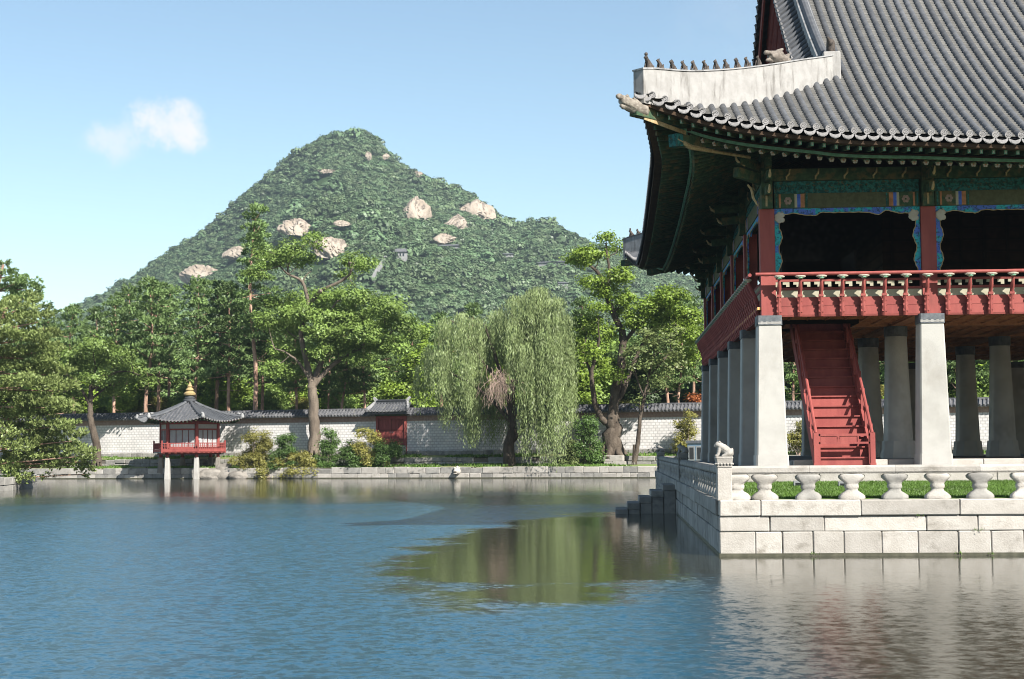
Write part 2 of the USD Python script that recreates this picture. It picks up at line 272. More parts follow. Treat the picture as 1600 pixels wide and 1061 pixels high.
G['mountain'] = leaf('mountain_foliage', [(.085, .135, .066), (.140, .200, .092), (.220, .275, .120)], .18, .012, .40, vary=(.64, 1.40, .470, .508))
def water():
    N = {"g": ("geometry", {}), "s": ("separate_xyz", {}),
         # reflections painted into the base colour: sky blue in open water, eave brown elsewhere
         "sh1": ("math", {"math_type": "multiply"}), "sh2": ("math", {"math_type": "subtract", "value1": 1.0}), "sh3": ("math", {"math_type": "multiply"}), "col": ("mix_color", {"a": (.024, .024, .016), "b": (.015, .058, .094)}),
         "mp": ("mapping", {"scale": (1.0, 1.0, 1.0)}), "n1": ("noise_texture", {"scale": 4.6, "detail": 3.0, "roughness": .6}), "n2": ("noise_texture", {"scale": 13.0, "detail": 2.0}),
         "big": ("noise_texture", {"scale": .06, "detail": 4.0, "roughness": .55}), "pmp": ("mapping", {"scale": (.22, .30, 1.0)}), "patch": ("noise_texture", {"scale": 1.0, "detail": 6.0, "roughness": .68}),
         "wob": ("map_range", {"from_min": 0.0, "from_max": 1.0, "to_min": -1.0, "to_max": 1.0}),
         # wind reaches the pond away from the far bank
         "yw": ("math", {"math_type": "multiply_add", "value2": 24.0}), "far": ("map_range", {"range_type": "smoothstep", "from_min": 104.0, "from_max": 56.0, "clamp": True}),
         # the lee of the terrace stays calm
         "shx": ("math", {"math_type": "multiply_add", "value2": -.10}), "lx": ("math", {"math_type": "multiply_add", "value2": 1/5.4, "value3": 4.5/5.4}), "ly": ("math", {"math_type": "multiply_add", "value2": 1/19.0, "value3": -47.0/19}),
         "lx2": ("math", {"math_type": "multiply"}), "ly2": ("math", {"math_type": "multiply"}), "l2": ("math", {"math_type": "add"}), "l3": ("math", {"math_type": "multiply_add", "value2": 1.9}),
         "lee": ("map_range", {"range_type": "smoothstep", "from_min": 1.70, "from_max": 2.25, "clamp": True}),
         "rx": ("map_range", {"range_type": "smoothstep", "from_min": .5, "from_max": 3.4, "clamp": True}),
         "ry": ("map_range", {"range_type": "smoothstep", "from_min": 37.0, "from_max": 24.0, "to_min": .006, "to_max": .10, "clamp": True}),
         "pm": ("map_range", {"from_min": .3, "from_max": .7, "to_min": .30, "to_max": .70, "clamp": True}),
         "w1": ("math", {"math_type": "multiply"}), "w2": ("math", {"math_type": "multiply"}), "am": ("mix_float", {}), "a0": ("math", {"math_type": "add", "value2": .014}), "rg": ("math", {"math_type": "multiply", "value2": .17}), "rr": ("math", {"math_type": "multiply", "value2": 1.2}), "rm": ("mix_float", {}), "rs": ("math", {"math_type": "add", "value2": .085}),
         "c1": ("vector_math", {"math_type": "subtract", "vector2": (.5, .5, .5)}), "c2": ("vector_math", {"math_type": "multiply_add", "vector2": (.45, .45, 0)}),
         "cs": ("vector_math", {"math_type": "scale"}), "c3": ("vector_math", {"math_type": "multiply_add", "vector2": (2.0, 2.0, 0), "vector3": (0, 0, 1)}), "c4": ("vector_math", {"math_type": "normalize"}),
         "c0": ("vector_math", {"math_type": "subtract", "vector2": (.5, .5, .5)}),
         "p": ("principled_bsdf", {"ior": 1.36, "specular_ior_level": .5})}
    L = [("g.position", "s.vector"), ("g.position", "mp.vector"), ("mp.vector", "n1.vector"), ("g.position", "n2.vector"), ("g.position", "big.vector"), ("g.position", "pmp.vector"), ("pmp.vector", "patch.vector"), ("big.fac", "wob.value"),
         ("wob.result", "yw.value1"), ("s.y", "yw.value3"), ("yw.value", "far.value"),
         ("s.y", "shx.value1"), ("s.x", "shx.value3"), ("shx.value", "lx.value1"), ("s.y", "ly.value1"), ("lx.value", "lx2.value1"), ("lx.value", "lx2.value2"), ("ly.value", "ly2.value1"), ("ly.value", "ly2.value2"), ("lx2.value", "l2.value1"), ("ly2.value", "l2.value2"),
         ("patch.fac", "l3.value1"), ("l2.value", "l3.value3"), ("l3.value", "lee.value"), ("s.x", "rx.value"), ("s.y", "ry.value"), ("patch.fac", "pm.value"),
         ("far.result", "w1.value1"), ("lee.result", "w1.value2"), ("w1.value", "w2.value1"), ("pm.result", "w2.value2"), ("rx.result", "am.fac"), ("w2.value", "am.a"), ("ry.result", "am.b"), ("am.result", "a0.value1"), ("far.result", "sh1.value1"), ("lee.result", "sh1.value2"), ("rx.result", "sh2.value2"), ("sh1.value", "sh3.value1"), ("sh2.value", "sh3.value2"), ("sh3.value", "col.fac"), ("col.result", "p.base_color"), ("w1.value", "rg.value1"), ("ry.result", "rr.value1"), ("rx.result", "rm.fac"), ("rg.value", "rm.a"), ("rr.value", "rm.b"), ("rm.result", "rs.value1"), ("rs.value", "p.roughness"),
         ("n1.color", "c0.vector1"), ("n2.color", "c1.vector1"), ("c1.vector", "c2.vector1"), ("c0.vector", "c2.vector3"), ("c2.vector", "cs.vector1"), ("a0.value", "cs.scale"), ("cs.vector", "c3.vector1"), ("c3.vector", "c4.vector1"), ("c4.vector", "p.normal")]
    return mat('pond_water', N, L)
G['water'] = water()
# ------------------------------------------------------------------ pond, banks, ground, mountain
def sheet(name, x0, x1, y0, y1, z, m, nx=1, ny=1):
    xs, ys = np.linspace(x0, x1, nx+1), np.linspace(y0, y1, ny+1)
    V = [(x, y, z) for y in ys for x in xs]; n = nx+1
    return tag(obj(name, (np.array(V), np.array([(j*n+i, j*n+i+1, (j+1)*n+i+1, (j+1)*n+i) for j in range(ny) for i in range(nx)])), m), kind='structure')
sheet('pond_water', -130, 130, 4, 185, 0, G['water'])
sheet('south_path', -130, 130, -60, 4.0, 1.1, G['soil'])
tag(obj('south_bank_wall', MB().box(-130, 130, 4.0, 4.5, -1.0, 1.098), G['granite_grey']), kind='structure')
SL, SA = -.28, math.atan(-.28)                        # the far shore runs at an angle
def sh(x, off=0.0): return 141.7+SL*x+off             # y of the line "off" metres (along y) behind the far shore
def place(x, off, z=0): return (x, sh(x, off), z)
rng = np.random.default_rng(7)

PEAK = [(-900, 30), (-760, 45), (-640, 62), (-560, 90), (-497, 128), (-447, 150), (-404, 181), (-361, 206), (-329, 236), (-292, 265), (-265, 283), (-240, 290.5), (-221, 292), (-203, 277), (-178, 255), (-150, 242), (-124, 232), (-100, 214), (-82, 203), (-58, 205), (-30, 193), (-8, 183), (25, 171), (60, 156), (110, 140), (200, 120), (330, 105), (500, 95), (800, 90), (1500, 60)]
from scipy.interpolate import PchipInterpolator
_pk = PchipInterpolator(*zip(*[(x-4, z+1) for x, z in PEAK]), extrapolate=True)
def terrain(X, Y):
    X = np.asarray(X, float); Y = np.asarray(Y, float)
    P = np.stack([X/190, Y/260, np.zeros_like(X)], -1)
    n1 = meshkit.fbm(P, 4, 3)-.5; n2 = meshkit.fbm(np.stack([X/60, Y/120, np.zeros_like(X)+4], -1), 4, 9)-.5
    t = np.clip((Y-420)/980, 0, 1); back = np.clip((Y-1400)/900, 0, 1)
    h = _pk(np.clip(X*1400/np.maximum(Y, 900), -1000, 1500))
    g = t*(.30+.70*t)                                 # a concave foot steepening to the crest
    env = np.clip(4*t*(1-t), 0, 1)
    z = 2.2+h*g*(1-back**1.2)+env*(n1*90+n2*45)*(Y <= 1400)
    z = np.where(Y < 420, 2.2, z)
    return np.where((Y > 300) & (Y <= 900), np.maximum(z, 2.2), z)
def ground_sheet():
    xs = np.concatenate([np.linspace(-1900, -960, 6), np.linspace(-900, 700, 161), np.linspace(760, 1900, 8)])
    ys = np.concatenate([[300.], np.linspace(420, 1400, 99), np.linspace(1430, 2400, 26), [2600.]])
    X, Y = np.meshgrid(xs, ys); Z = terrain(X, Y); n = len(xs)
    V = np.stack([X, Y, Z], -1).reshape(-1, 3); j, i = np.meshgrid(np.arange(len(ys)-1), np.arange(n-1), indexing='ij'); a = (j*n+i).ravel()
    return V, np.stack([a, a+1, a+n+1, a+n], 1)
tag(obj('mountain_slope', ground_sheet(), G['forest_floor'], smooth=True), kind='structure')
def strip(name, o0, z0, o1, z1, m, x0=-130., x1=130., n=60, jz=0.0):
    xs = np.linspace(x0, x1, n+1); V = []
    for x in xs: V += [(x, sh(x, o0), z0), (x, sh(x, o1), z1+(jz*meshkit.noise(np.array([x*.7, 0, 0]), 5)))]
    return tag(obj(name, (np.array(V), np.array([(2*i, 2*i+2, 2*i+3, 2*i+1) for i in range(n)])), m, smooth=True), kind='structure')
V = [(-130, sh(-130, 8.2), 2.2), (130, sh(130, 8.2), 2.2), (1900, 300, 2.2), (-1900, 300, 2.2)]
tag(obj('north_ground', (np.array(V), np.array([(0, 1, 2, 3)])), G['ground']), kind='structure')
strip('bank_lawn', .35, 1.06, 4.2, 1.22, G['ground'])
strip('upper_bank', 4.45, 1.95, 8.3, 2.30, G['ground'])
# grass tufts along the bank edge and on the upper bank
def blades(spots, h=.16, w=.05, rng=rng, spread=.10, per=4):
    V, Fc = [], []
    for (x, y, z) in spots:
        for k in range(per):
            a = rng.uniform(0, 2*pi); dx, dy = cos(a)*w, sin(a)*w; ox, oy = rng.normal(0, spread, 2); hh = h*rng.uniform(.5, 1.3)
            l = rng.normal(0, .5*hh, 2); n = len(V)
            V += [(x+ox-dx, y+oy-dy, z-.01), (x+ox+dx, y+oy+dy, z-.01), (x+ox+l[0], y+oy+l[1], z+hh)]; Fc.append((n, n+1, n+2))
    return np.array(V), np.array(Fc)
sp = []
for x in rng.uniform(-58, 48, 5200):
    o = rng.uniform(.4, 4.1)
    if meshkit.noise(np.array([x*.35, o*.6, 1.0]), 2) > .42: sp.append((x, sh(x, o), 1.06+.16*(o-.35)/3.85))
for x in rng.uniform(-58, 48, 3800):
    o = rng.uniform(4.5, 8.0)
    if meshkit.noise(np.array([x*.35, o*.6, 3.0]), 2) > .45: sp.append((x, sh(x, o), 1.95+.35*(o-4.45)/3.85))
tag(obj('bank_grass', blades(sp, .2, .09, rng, .12, 4), G['grass']), kind='stuff')

# far bank: retaining wall of granite blocks in two courses, one prim per block
bank = thing('far_bank', None, None, (0, sh(0), 0), SA, kind='structure')
K = sqrt(1+SL*SL)
obj('bank_core', MB().box(-140, 140, .10, .45, -1.0, 1.0), G['mortar'], bank)
for z0, z1, lo, hi in ((-.6, .47, .7, 1.5), (.485, 1.07, .8, 1.9)):
    x = -62.0*K
    while x < 45*K:
        L = rng.uniform(lo, hi); d = rng.uniform(-.03, .03)
        if z0 > 0 and -56 < x/K < -10 and rng.random() < .06: z1b = z1-.12
        else: z1b = z1+rng.uniform(-.03, .02)
        obj('stone', stone_box(x+.008, x+L-.008, .02+d, .42+d, z0, z1b, .035, .02, rng), G['granite_grey' if rng.random() < .4 else 'granite'], bank); x += L
obj('wet_line', MB().box(-64*K, 46*K, -.012, .3, -.3, .10), G['wet'], bank)
low = thing('low_terrace_wall', 'low rough granite terrace wall running along the grassy far bank under the palace wall', 'low wall', (0, sh(0, 4.2), 0), SA)
obj('wall_core', MB().box(-60*K, 45*K, .08, .3, 1.0, 1.86), G['mortar'], low)
for z0, z1 in ((1.1, 1.52), (1.535, 1.95)):
    x = -58*K
    while x < 40*K:
        L = rng.uniform(.7, 1.9)
        if rng.random() > .07: obj('stone', stone_box(x+.012, x+L-.012, rng.uniform(-.05, .03), .34, z0, z1+rng.uniform(-.05, .03), .04, .03, rng), G['granite_grey'], low)
        x += L

# palace wall behind it: footing stones, patterned brick field, pink brick band, tiled coping
WALL_O = 7.0
pw = thing('palace_wall', 'long pale patterned brick wall with dark tiled coping behind the far bank', 'wall', (0, sh(0, WALL_O), 0), SA)
gx0, gx1 = -23.65*K, -20.45*K                         # opening of the little red gate
for a, b in ((-70*K, gx0), (gx1, 60*K)):
    obj('brick_field', MB().box(a, b, .25, .85, 2.2, 5.62), G['wall'], pw)
    obj('pink_brick_band', MB().box(a, b, .21, .89, 5.62, 6.12), G['pink'], pw)
    obj('white_mortar_line', MB().box(a, b, .17, .93, 6.12, 6.22), G['plaster'], pw)
    obj('coping_bed', MB().add([(a, -.28, 6.26), (a, .55, 6.82), (a, 1.38, 6.26), (b, -.28, 6.26), (b, .55, 6.82), (b, 1.38, 6.26), (a, -.2, 6.2), (a, 1.3, 6.2), (b, -.2, 6.2), (b, 1.3, 6.2)],
        [(0, 3, 4, 1), (1, 4, 5, 2), (6, 8, 3, 0), (7, 9, 8, 6)]), G['tile_far'], pw)
    obj('coping_ridge', MB().box(a, b, .43, .67, 6.80, 6.98), G['tile_far'], pw)
    m = MB(); e = MB(); cnt = int((b-a)/.36)
    for i in range(cnt):
        x = a+.18+i*.36
        for s in (-1, 1):
            if s == 1 and x < 0: continue
            m.tube([(x, .55+s*.86, 6.30), (x, .55+s*.1, 6.84)], .085, 6)
            e.tube([(x, .55+s*.86, 6.30), (x, .55+s*.90, 6.28)], .09, 8)
        e.mesh(trimesh.convex.convex_hull([(x+.18+dx, -.29+dy, 6.27+dz) for dx, dz in ((-.14, 0), (.14, 0), (.09, -.13), (-.09, -.13)) for dy in (0, .03)]))
    obj('coping_tile_rows', m, G['tile_far'], pw, kind='stuff'); obj('coping_tile_ends', e, G['tile_far'], pw, kind='stuff')
    x = a
    while x < b:
        L = min(rng.uniform(.8, 1.7), b-x)
        obj('footing_stone', stone_box(x+.01, x+L-.01, .12+rng.uniform(-.03, .03), .5, 2.2, 2.62+rng.uniform(-.02, .02), .03, .01, rng), G['granite_grey'], pw); x += L
# mountain: forest and bare rock faces
def hit(px, py):
    d = ray(px, py); t = np.linspace(430/d[1], 1480/d[1], 1400); P = np.array([0, 0, EYE])+t[:, None]*d
    below = np.nonzero(P[:, 2] < terrain(P[:, 0], P[:, 1]))[0]
    return P[below[0]] if len(below) else None
ROCKS = [(650, 327, 44, 34, 'large rounded pale boulder on the mountain, right of the centre of its face'), (746, 327, 48, 28, 'pale split boulder close under the right ridge of the mountain'),
  (710, 350, 40, 28, 'pale rock slab sloping right, below the two large boulders of the mountain'), (467, 356, 50, 24, 'pale slanting rock slab on the left flank above the zelkova crown'),
  (521, 388, 54, 26, 'wide cracked pale rock face just above the crown of the zelkova'), (318, 430, 62, 26, 'dark streaked rock slab low on the left flank behind the pine tops'),
  (642, 262, 13, 14, 'small pale boulder on the right skyline of the mountain just below the summit'), (653, 276, 13, 8, 'small flat pale rock under the skyline boulder of the mountain'),
  (577, 247, 9, 10, 'grey rock just under the summit of the mountain'), (604, 248, 11, 8, 'small pale rock right under the summit of the mountain'),
  (692, 378, 34, 12, 'low pale rock band under the sloping slab in the middle of the mountain'), (512, 272, 26, 6, 'thin pale rock streak high on the left of the mountain face'),
  (373, 398, 40, 14, 'pale rock partly hidden behind the top of the tall pine'), (535, 355, 24, 8, 'small grey rock between the two cracked rock faces of the mountain')]
rockpos = []
for i, (px, py, wpx, hpx, lab) in enumerate(ROCKS):
    c = hit(px, py+hpx*.35)
    if c is None: continue
    s = c[1]/F; c = c+np.array([0, -4, 3.0]); a, b = wpx*s*.60, hpx*s*.72
    m = trimesh.creation.icosphere(4); v = m.vertices.copy(); gr_ = np.random.default_rng(70+i)
    for _ in range(16):                                   # cleft, planar faces
        nn = gr_.normal(0, 1, 3)*np.array([1, .8, 1]); nn /= np.linalg.norm(nn); dd = gr_.uniform(.55, .9); e = v@nn-dd; v = v-np.maximum(e, 0)[:, None]*nn*.92
    q = meshkit.fbm(v*3+i*9, 4, 11)-.5; q2 = np.abs(meshkit.fbm(v*np.array([5, 2, .8])+i*5, 3, 4)-.5)
    v = v*(1+.16*q-.30*np.exp(-q2*26))[:, None]*np.array([a*1.25, max(b*1.1, a*.45), b*1.3])
    v[:, 0] += v[:, 2]*(-.6 if i in (3, 4, 5) else .5 if i == 2 else 0)
    v[:, 1] += v[:, 2]*.55                               # lies back against the slope
    r = thing('rock_outcrop', lab, 'rock', tuple(c))
    obj('rock_face', (v, m.faces), G['rock'], r, smooth=40); rockpos.append((c, a, b))
def crown_proto(seed, n=170):
    g = np.random.default_rng(seed); V, Fc = [], []
    for k in range(n):
        u = g.normal(0, 1, 3); u /= np.linalg.norm(u); u[2] = abs(u[2])*1.0-.15
        lump = 1+.5*(meshkit.noise(u*2.2+seed*7, seed)-.5)*2
        c = u*np.array([1, 1, .95])*lump*g.uniform(.72, 1.0); a = g.normal(0, 1, 3); a /= np.linalg.norm(a); nn = u*.8+.5*a+np.array([0, 0, .5]); nn /= np.linalg.norm(nn)
        t1 = np.cross(nn, a); t1 /= np.linalg.norm(t1); t2 = np.cross(nn, t1); s = g.uniform(.12, .23); m_ = len(V)
        V += [c+t1*s, c+t2*s*.8, c-t1*s, c-t2*s*.8]; Fc.append((m_, m_+1, m_+2, m_+3))
    return np.array(V), np.array(Fc)
def forest():
    g = np.random.default_rng(21); path = '/World/mountain_forest'
    pi_ = UsdGeom.PointInstancer.Define(stage, path); tag(pi_, 'dense green forest covering the whole mountain', 'forest', kind='stuff')
    rel = pi_.CreatePrototypesRel()
    for k in range(5):
        m = usdkit.mesh(stage, f'{path}/tree_crown_{k+1:03d}', crown_proto(k+1), G['mountain']); rel.AddTarget(m.GetPath())
    P = []
    for y in np.arange(430, 1440, 4.2):
        xs = np.arange(-.50*y-40, .13*y+60, 3.7 if y > 700 else 4.2); xs = xs+g.uniform(-1.9, 1.9, len(xs)); P.append(np.c_[xs, y+g.uniform(-3, 3, len(xs))])
    P = np.vstack(P); z = terrain(P[:, 0], P[:, 1]); keep = np.ones(len(P), bool)
    for c, a, b in rockpos:
        d = np.abs(P-c[:2]); keep &= ~((d[:, 0] < a*1.0) & (P[:, 1] < c[1]+b*.6) & (P[:, 1] > c[1]-max(b*2.6, 24)))
    P, z = P[keep], z[keep]; n = len(P); s = g.lognormal(0, .36, n)*2.5
    s *= .72+.55*meshkit.fbm(np.c_[P/45, np.zeros(n)], 3, 6)*1.1
    pi_.CreateProtoIndicesAttr(Vt.IntArray.FromNumpy(g.integers(0, 5, n).astype(np.int32)))
    pi_.CreatePositionsAttr(Vt.Vec3fArray.FromNumpy(np.c_[P, z+s*.55].astype(np.float32)))
    pi_.CreateScalesAttr(Vt.Vec3fArray.FromNumpy(np.c_[s, s, s*g.uniform(.85, 1.25, n)].astype(np.float32)))
    ang = g.uniform(0, pi, n)
    pi_.CreateOrientationsAttr(Vt.QuathArray([Gf.Quath(float(cos(a)), 0, 0, float(sin(a))) for a in ang]))
    return n
forest()

# pale air: closed box round everything but the sky
hz = np.array([(x, y, z) for x in (-2100., 2100.) for y in (-150., 2700.) for z in (-2.2, 330.)])
mat('pale_air', {"v": ("principled_volume", {"color": (.72, .86, 1.0), "density": .00008, "anisotropy": .2})}, [], None, 'v.volume')
HZ = usdkit.mesh(stage, '/World/haze', (hz, np.array([(0, 1, 3, 2), (4, 6, 7, 5), (0, 4, 5, 1), (2, 3, 7, 6), (0, 2, 6, 4), (1, 5, 7, 3)])), UsdShade.Material.Get(stage, '/World/Looks/pale_air'))
tag(HZ, kind='stuff')
# ------------------------------------------------------------------ island terrace of the great pavilion
TX, TY, TY1, TX1 = 2.69, 38.92, 92.5, 46.0
rng = np.random.default_rng(11)
ter = thing('island_terrace', None, None, (TX, TY, 0), kind='structure')
obj('terrace_core', MB().box(.06, TX1-TX, .06, TY1-TY, -1.0, 1.36), G['mortar'], ter)
def course(xs, z0, z1, proud, mk, side):
    for a, b in zip(xs, xs[1:]):
        p = proud+rng.uniform(-.008, .008)
        if side == 's': m = stone_box(a+.007, b-.007, -p, .5, z0, z1, .022, .008, rng)
        else: m = stone_box(-p, .5, a+.007, b-.007, z0, z1, .022, .012, rng)
        obj('stone', m, G[mk], ter)
S1 = [.0, .88, 1.54, 2.30, 3.05, 3.98, 4.86, 5.84, 6.64, 7.43, 8.3, 9.2, 10.1, 11.0]
S2 = [.0, 1.24, 2.58, 5.07, 6.32, 7.9, 9.4, 11.0]
S3 = [.0, 1.02, 3.48, 5.88, 8.3, 10.9]
course(S1, -.7, .602, .0, 'granite', 's'); course(S2, .612, .985, .0, 'granite', 's'); course(S3, .995, 1.385, .055, 'granite', 's')
def cuts(L, lo, hi, s=.5):
    x = [s]
    while x[-1] < L: x.append(x[-1]+rng.uniform(lo, hi))
    x[-1] = L; return x
LW = TY1-TY
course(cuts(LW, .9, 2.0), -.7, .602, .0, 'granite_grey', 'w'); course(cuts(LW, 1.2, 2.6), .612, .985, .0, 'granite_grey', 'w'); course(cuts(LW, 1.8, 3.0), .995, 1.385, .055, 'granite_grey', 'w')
obj('wet_line', MB().box(-.012, TX1-TX, -.012, TY1-TY, -.3, .075), G['wet'], ter)
# small weeds in the joints
wd = []
for x, z in ((2.30, .03), (5.84, .03), (6.64, .03), (6.32, .60), (4.9, .98)):
    for k in range(5): wd.append((TX+x+rng.normal(0, .05), TY-.03, z+rng.uniform(0, .05)))
tag(obj('joint_weeds', blades(wd, .06, .010, rng, .03, 3), G['grass']), kind='stuff')
# lawn rising from the balustrade to the stylobate
def lawn_z(y): return 1.39+.25*np.clip((y-39.5)/7.0, 0, 1)
V = []; ys = np.linspace(39.25, 46.58, 12)
for y in ys: V += [(2.95, y, lawn_z(y)), (45.9, y, lawn_z(y))]
tag(obj('terrace_lawn', (np.array(V), np.array([(2*i, 2*i+1, 2*i+3, 2*i+2) for i in range(11)])), G['grassbed']), kind='structure')
g2 = np.random.default_rng(5)
sp = [(x, y, float(lawn_z(y))) for x, y in zip(g2.uniform(3.1, 14.5, 16000), g2.uniform(39.6, 46.5, 16000))]
tag(obj('terrace_grass', blades(sp, .065, .014, g2, .06, 5), G['grass']), kind='stuff')
obj('west_terrace_paving', MB().box(.3, 1.0, .6, LW-.5, 1.36, 1.392), G['granite_grey'], ter)
tag(obj('terrace_ground', MB().box(3.0, 45.9, 46.6, 92.0, 1.0, 1.394), G['soil']), kind='structure')

# ---- stone balustrades
def baluster(wtop=.63, h=.63):
    prof = [(0, .31, .15), (.03, .325, .16), (.09, .315, .155), (.15, .25, .13), (.21, .165, .115), (.26, .15, .11), (.275, .175, .125), (.32, .185, .13), (.365, .175, .125), (.385, .165, .12), (.43, .20, .13), (.48, .27, .145), (.53, .315, .155), (.585, .32, .155), (.615, .29, .14), (.63, .27, .13)]
    V, n = [], 20
    for z, a, b in prof:
        for k in range(n):
            t = 2*pi*k/n; c, s = cos(t), sin(t); r = 1+(.05*sin(5*t+1) if .4 < z < .61 or z < .16 else 0)
            V.append((a*r*np.sign(c)*abs(c)**.7, b*r*np.sign(s)*abs(s)**.7, z*h/.63))
    Fc = [(i*n+k, i*n+(k+1) % n, (i+1)*n+(k+1) % n, (i+1)*n+k) for i in range(len(prof)-1) for k in range(n)]
    return np.array(V), np.array(Fc)
def rail(x0, x1, y, z0=2.03, z1=2.235):
    pr = [(-.10, .0), (.10, .0), (.13, .045), (.13, .15), (.085, .205), (-.085, .205), (-.13, .15), (-.13, .045)]
    V = [(x, y+a, z0+b*(z1-z0)/.205) for x in (x0, x1) for a, b in pr]; n = 8
    m = MB().add(V, [(k, (k+1) % n, n+(k+1) % n, n+k) for k in range(n)])
    for o in (0, n): m.add(V[o:o+n], [(0, k, k+1) for k in range(1, n-1)])
    return m
def lion(sit=1):
    t = sculpt([[(.13, 0, .10, .12), (.02, 0, .20, .115), (-.08, 0, .27, .10)], [(-.08, 0, .27, .095), (-.13, 0, .31, .085)], [(-.13, 0, .31, .08), (-.19, 0, .285, .05)],
        [(-.10, .05, .22, .05), (-.15, .06, .05, .04), (-.19, .06, .035, .035)], [(-.10, -.05, .22, .05), (-.15, -.06, .05, .04), (-.19, -.06, .035, .035)],
        [(.12, .08, .10, .09), (.03, .11, .045, .045), (-.03, .11, .03, .035)], [(.12, -.08, .10, .09), (.03, -.11, .045, .045), (-.03, -.11, .03, .035)],
        [(-.10, .05, .38, .028)], [(-.10, -.05, .38, .028)], [(.2, 0, .08, .05), (.21, 0, .2, .03)]], .022, 5)
    v = t.vertices; t.vertices = v+(meshkit.fbm(v*16, 3, 2)-.5)[:, None]*.02; return t
def lion_post(par, x, y, face, mk='granite'):
    m = MB().frustum(x, y, 1.385, 2.21, .375, .365, c=.02); m2 = MB().frustum(x, y, 2.21, 2.245, .40, .40, c=.03).frustum(x, y, 2.245, 2.27, .375, .375, c=.03).frustum(x, y, 2.27, 2.44, .38, .44, c=.03).frustum(x, y, 2.44, 2.475, .45, .43, c=.03)
    for s in range(4):
        for k in range(5):
            a = s*pi/2; u = -.16+k*.08; px_, py_ = u, -.205
            m2.mesh(trimesh.creation.icosphere(1, .032).apply_translation((x+px_*cos(a)-py_*sin(a), y+px_*sin(a)+py_*cos(a), 2.29)))
    p = obj('post', m, G[mk], par, w=True); obj('post_capital', m2, G[mk], p, w=True)
    l = lion(); v = rotz_pts(l.vertices, face); obj('lion_statue', (v+np.array([x, y, 2.46]), l.faces), G[mk], p, smooth=True, w=True)
sb = thing('stone_balustrade', 'sunlit granite balustrade along the terrace front with a lion at its left end', 'balustrade', (TX, TY+.2, 1.385))
BY = 39.14; lion_post(sb, 2.84, BY, 0)
for a, b in ((3.03, 4.952), (4.958, 7.067), (7.073, 9.127), (9.133, 11.2), (11.206, 13.2)): obj('rail_stone', rail(a, b, BY), G['granite'], sb, w=True)
bv, bf = baluster()
for k, x in enumerate((3.16, 3.84, 4.92, 5.99, 7.05, 8.10, 9.14, 10.19, 11.25, 12.3)):
    v = bv.copy(); v[:, :2] *= 1+rng.uniform(-.03, .03); v = v+(meshkit.fbm(v*7+k*3, 3, 3)-.5)[:, None]*.035
    obj('baluster', (v+np.array([x, BY, 1.388]), bf), G['granite_grey' if k in (2, 4, 6, 9) else 'granite'], sb, smooth=50, w=True)
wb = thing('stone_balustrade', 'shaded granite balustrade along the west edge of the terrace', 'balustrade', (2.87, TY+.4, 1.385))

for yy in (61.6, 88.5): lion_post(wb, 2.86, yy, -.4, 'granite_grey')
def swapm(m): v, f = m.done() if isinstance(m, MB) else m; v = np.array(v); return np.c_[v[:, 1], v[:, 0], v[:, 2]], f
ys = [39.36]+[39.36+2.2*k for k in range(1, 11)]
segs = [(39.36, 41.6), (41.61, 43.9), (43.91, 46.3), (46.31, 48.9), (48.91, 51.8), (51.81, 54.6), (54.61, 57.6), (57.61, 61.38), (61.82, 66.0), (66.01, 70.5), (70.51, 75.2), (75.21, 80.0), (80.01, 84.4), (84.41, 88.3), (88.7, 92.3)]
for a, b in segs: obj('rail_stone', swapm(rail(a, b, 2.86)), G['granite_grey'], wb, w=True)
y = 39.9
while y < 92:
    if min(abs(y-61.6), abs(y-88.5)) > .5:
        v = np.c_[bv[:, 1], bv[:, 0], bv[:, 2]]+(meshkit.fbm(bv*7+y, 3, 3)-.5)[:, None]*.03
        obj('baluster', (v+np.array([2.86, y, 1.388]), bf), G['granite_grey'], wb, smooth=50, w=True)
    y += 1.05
# boat landing steps going down into the water on the west side
ls = thing('landing_steps', 'dark stone steps going down into the pond from the west side of the terrace', 'steps', (1.5, 65.5, 0))
for k in range(5):
    x1 = TX-.02-k*.49; h = 1.19-.25*k
    for j, (a, b) in enumerate(((64.3, 65.7), (65.71, 67.1))):
        obj('step_stone', stone_box(x1-.49-.03, x1, a+.004, b-.004, h-.25-(1.5 if k == 4 else 0), h, .02, .008, rng), G['granite_grey'], ls, w=True)
        if k < 4: obj('under_stone', stone_box(x1-.49+.02, x1-.004, a+.03, b-.03, -.6, h-.26, .02, .01, rng), G['granite_grey'], ls, w=True)
for k, (px, X, Y, lab) in enumerate(((0, 4.35, 44.0, 'small pale metal box lying in the lawn left of the second stone baluster'), (1, 5.35, 44.6, 'small dark metal box in the lawn between the second and third stone balusters'), (2, 6.55, 44.2, 'grey metal box half hidden behind the third stone baluster'), (3, 8.3, 46.2, 'pale lamp box on the stone step right of the second big pillar'))):
    t = thing('lamp_box', lab, 'lamp box', (X, Y, 2.3 if k == 3 else float(lawn_z(Y))))
    if k == 3: t.GetPrim().GetAttribute('xformOp:translate').Set(Gf.Vec3d(9.15+1.0, 48.9, 2.32))
    obj('housing', trimesh.convex.convex_hull(np.array([(sx*.15, sy*.1, z-.03*(sy < 0)*(z > .1)) for sx in (-1, 1) for sy in (-1, 1) for z in (0, .17)])), G['metal'], t)
    obj('lens', MB().box(-.11, .11, -.106, -.099, .03, .11), G['darkglass'], t); obj('bracket', MB().box(-.03, .03, .1, .14, -.02, .12), G['iron'], t)
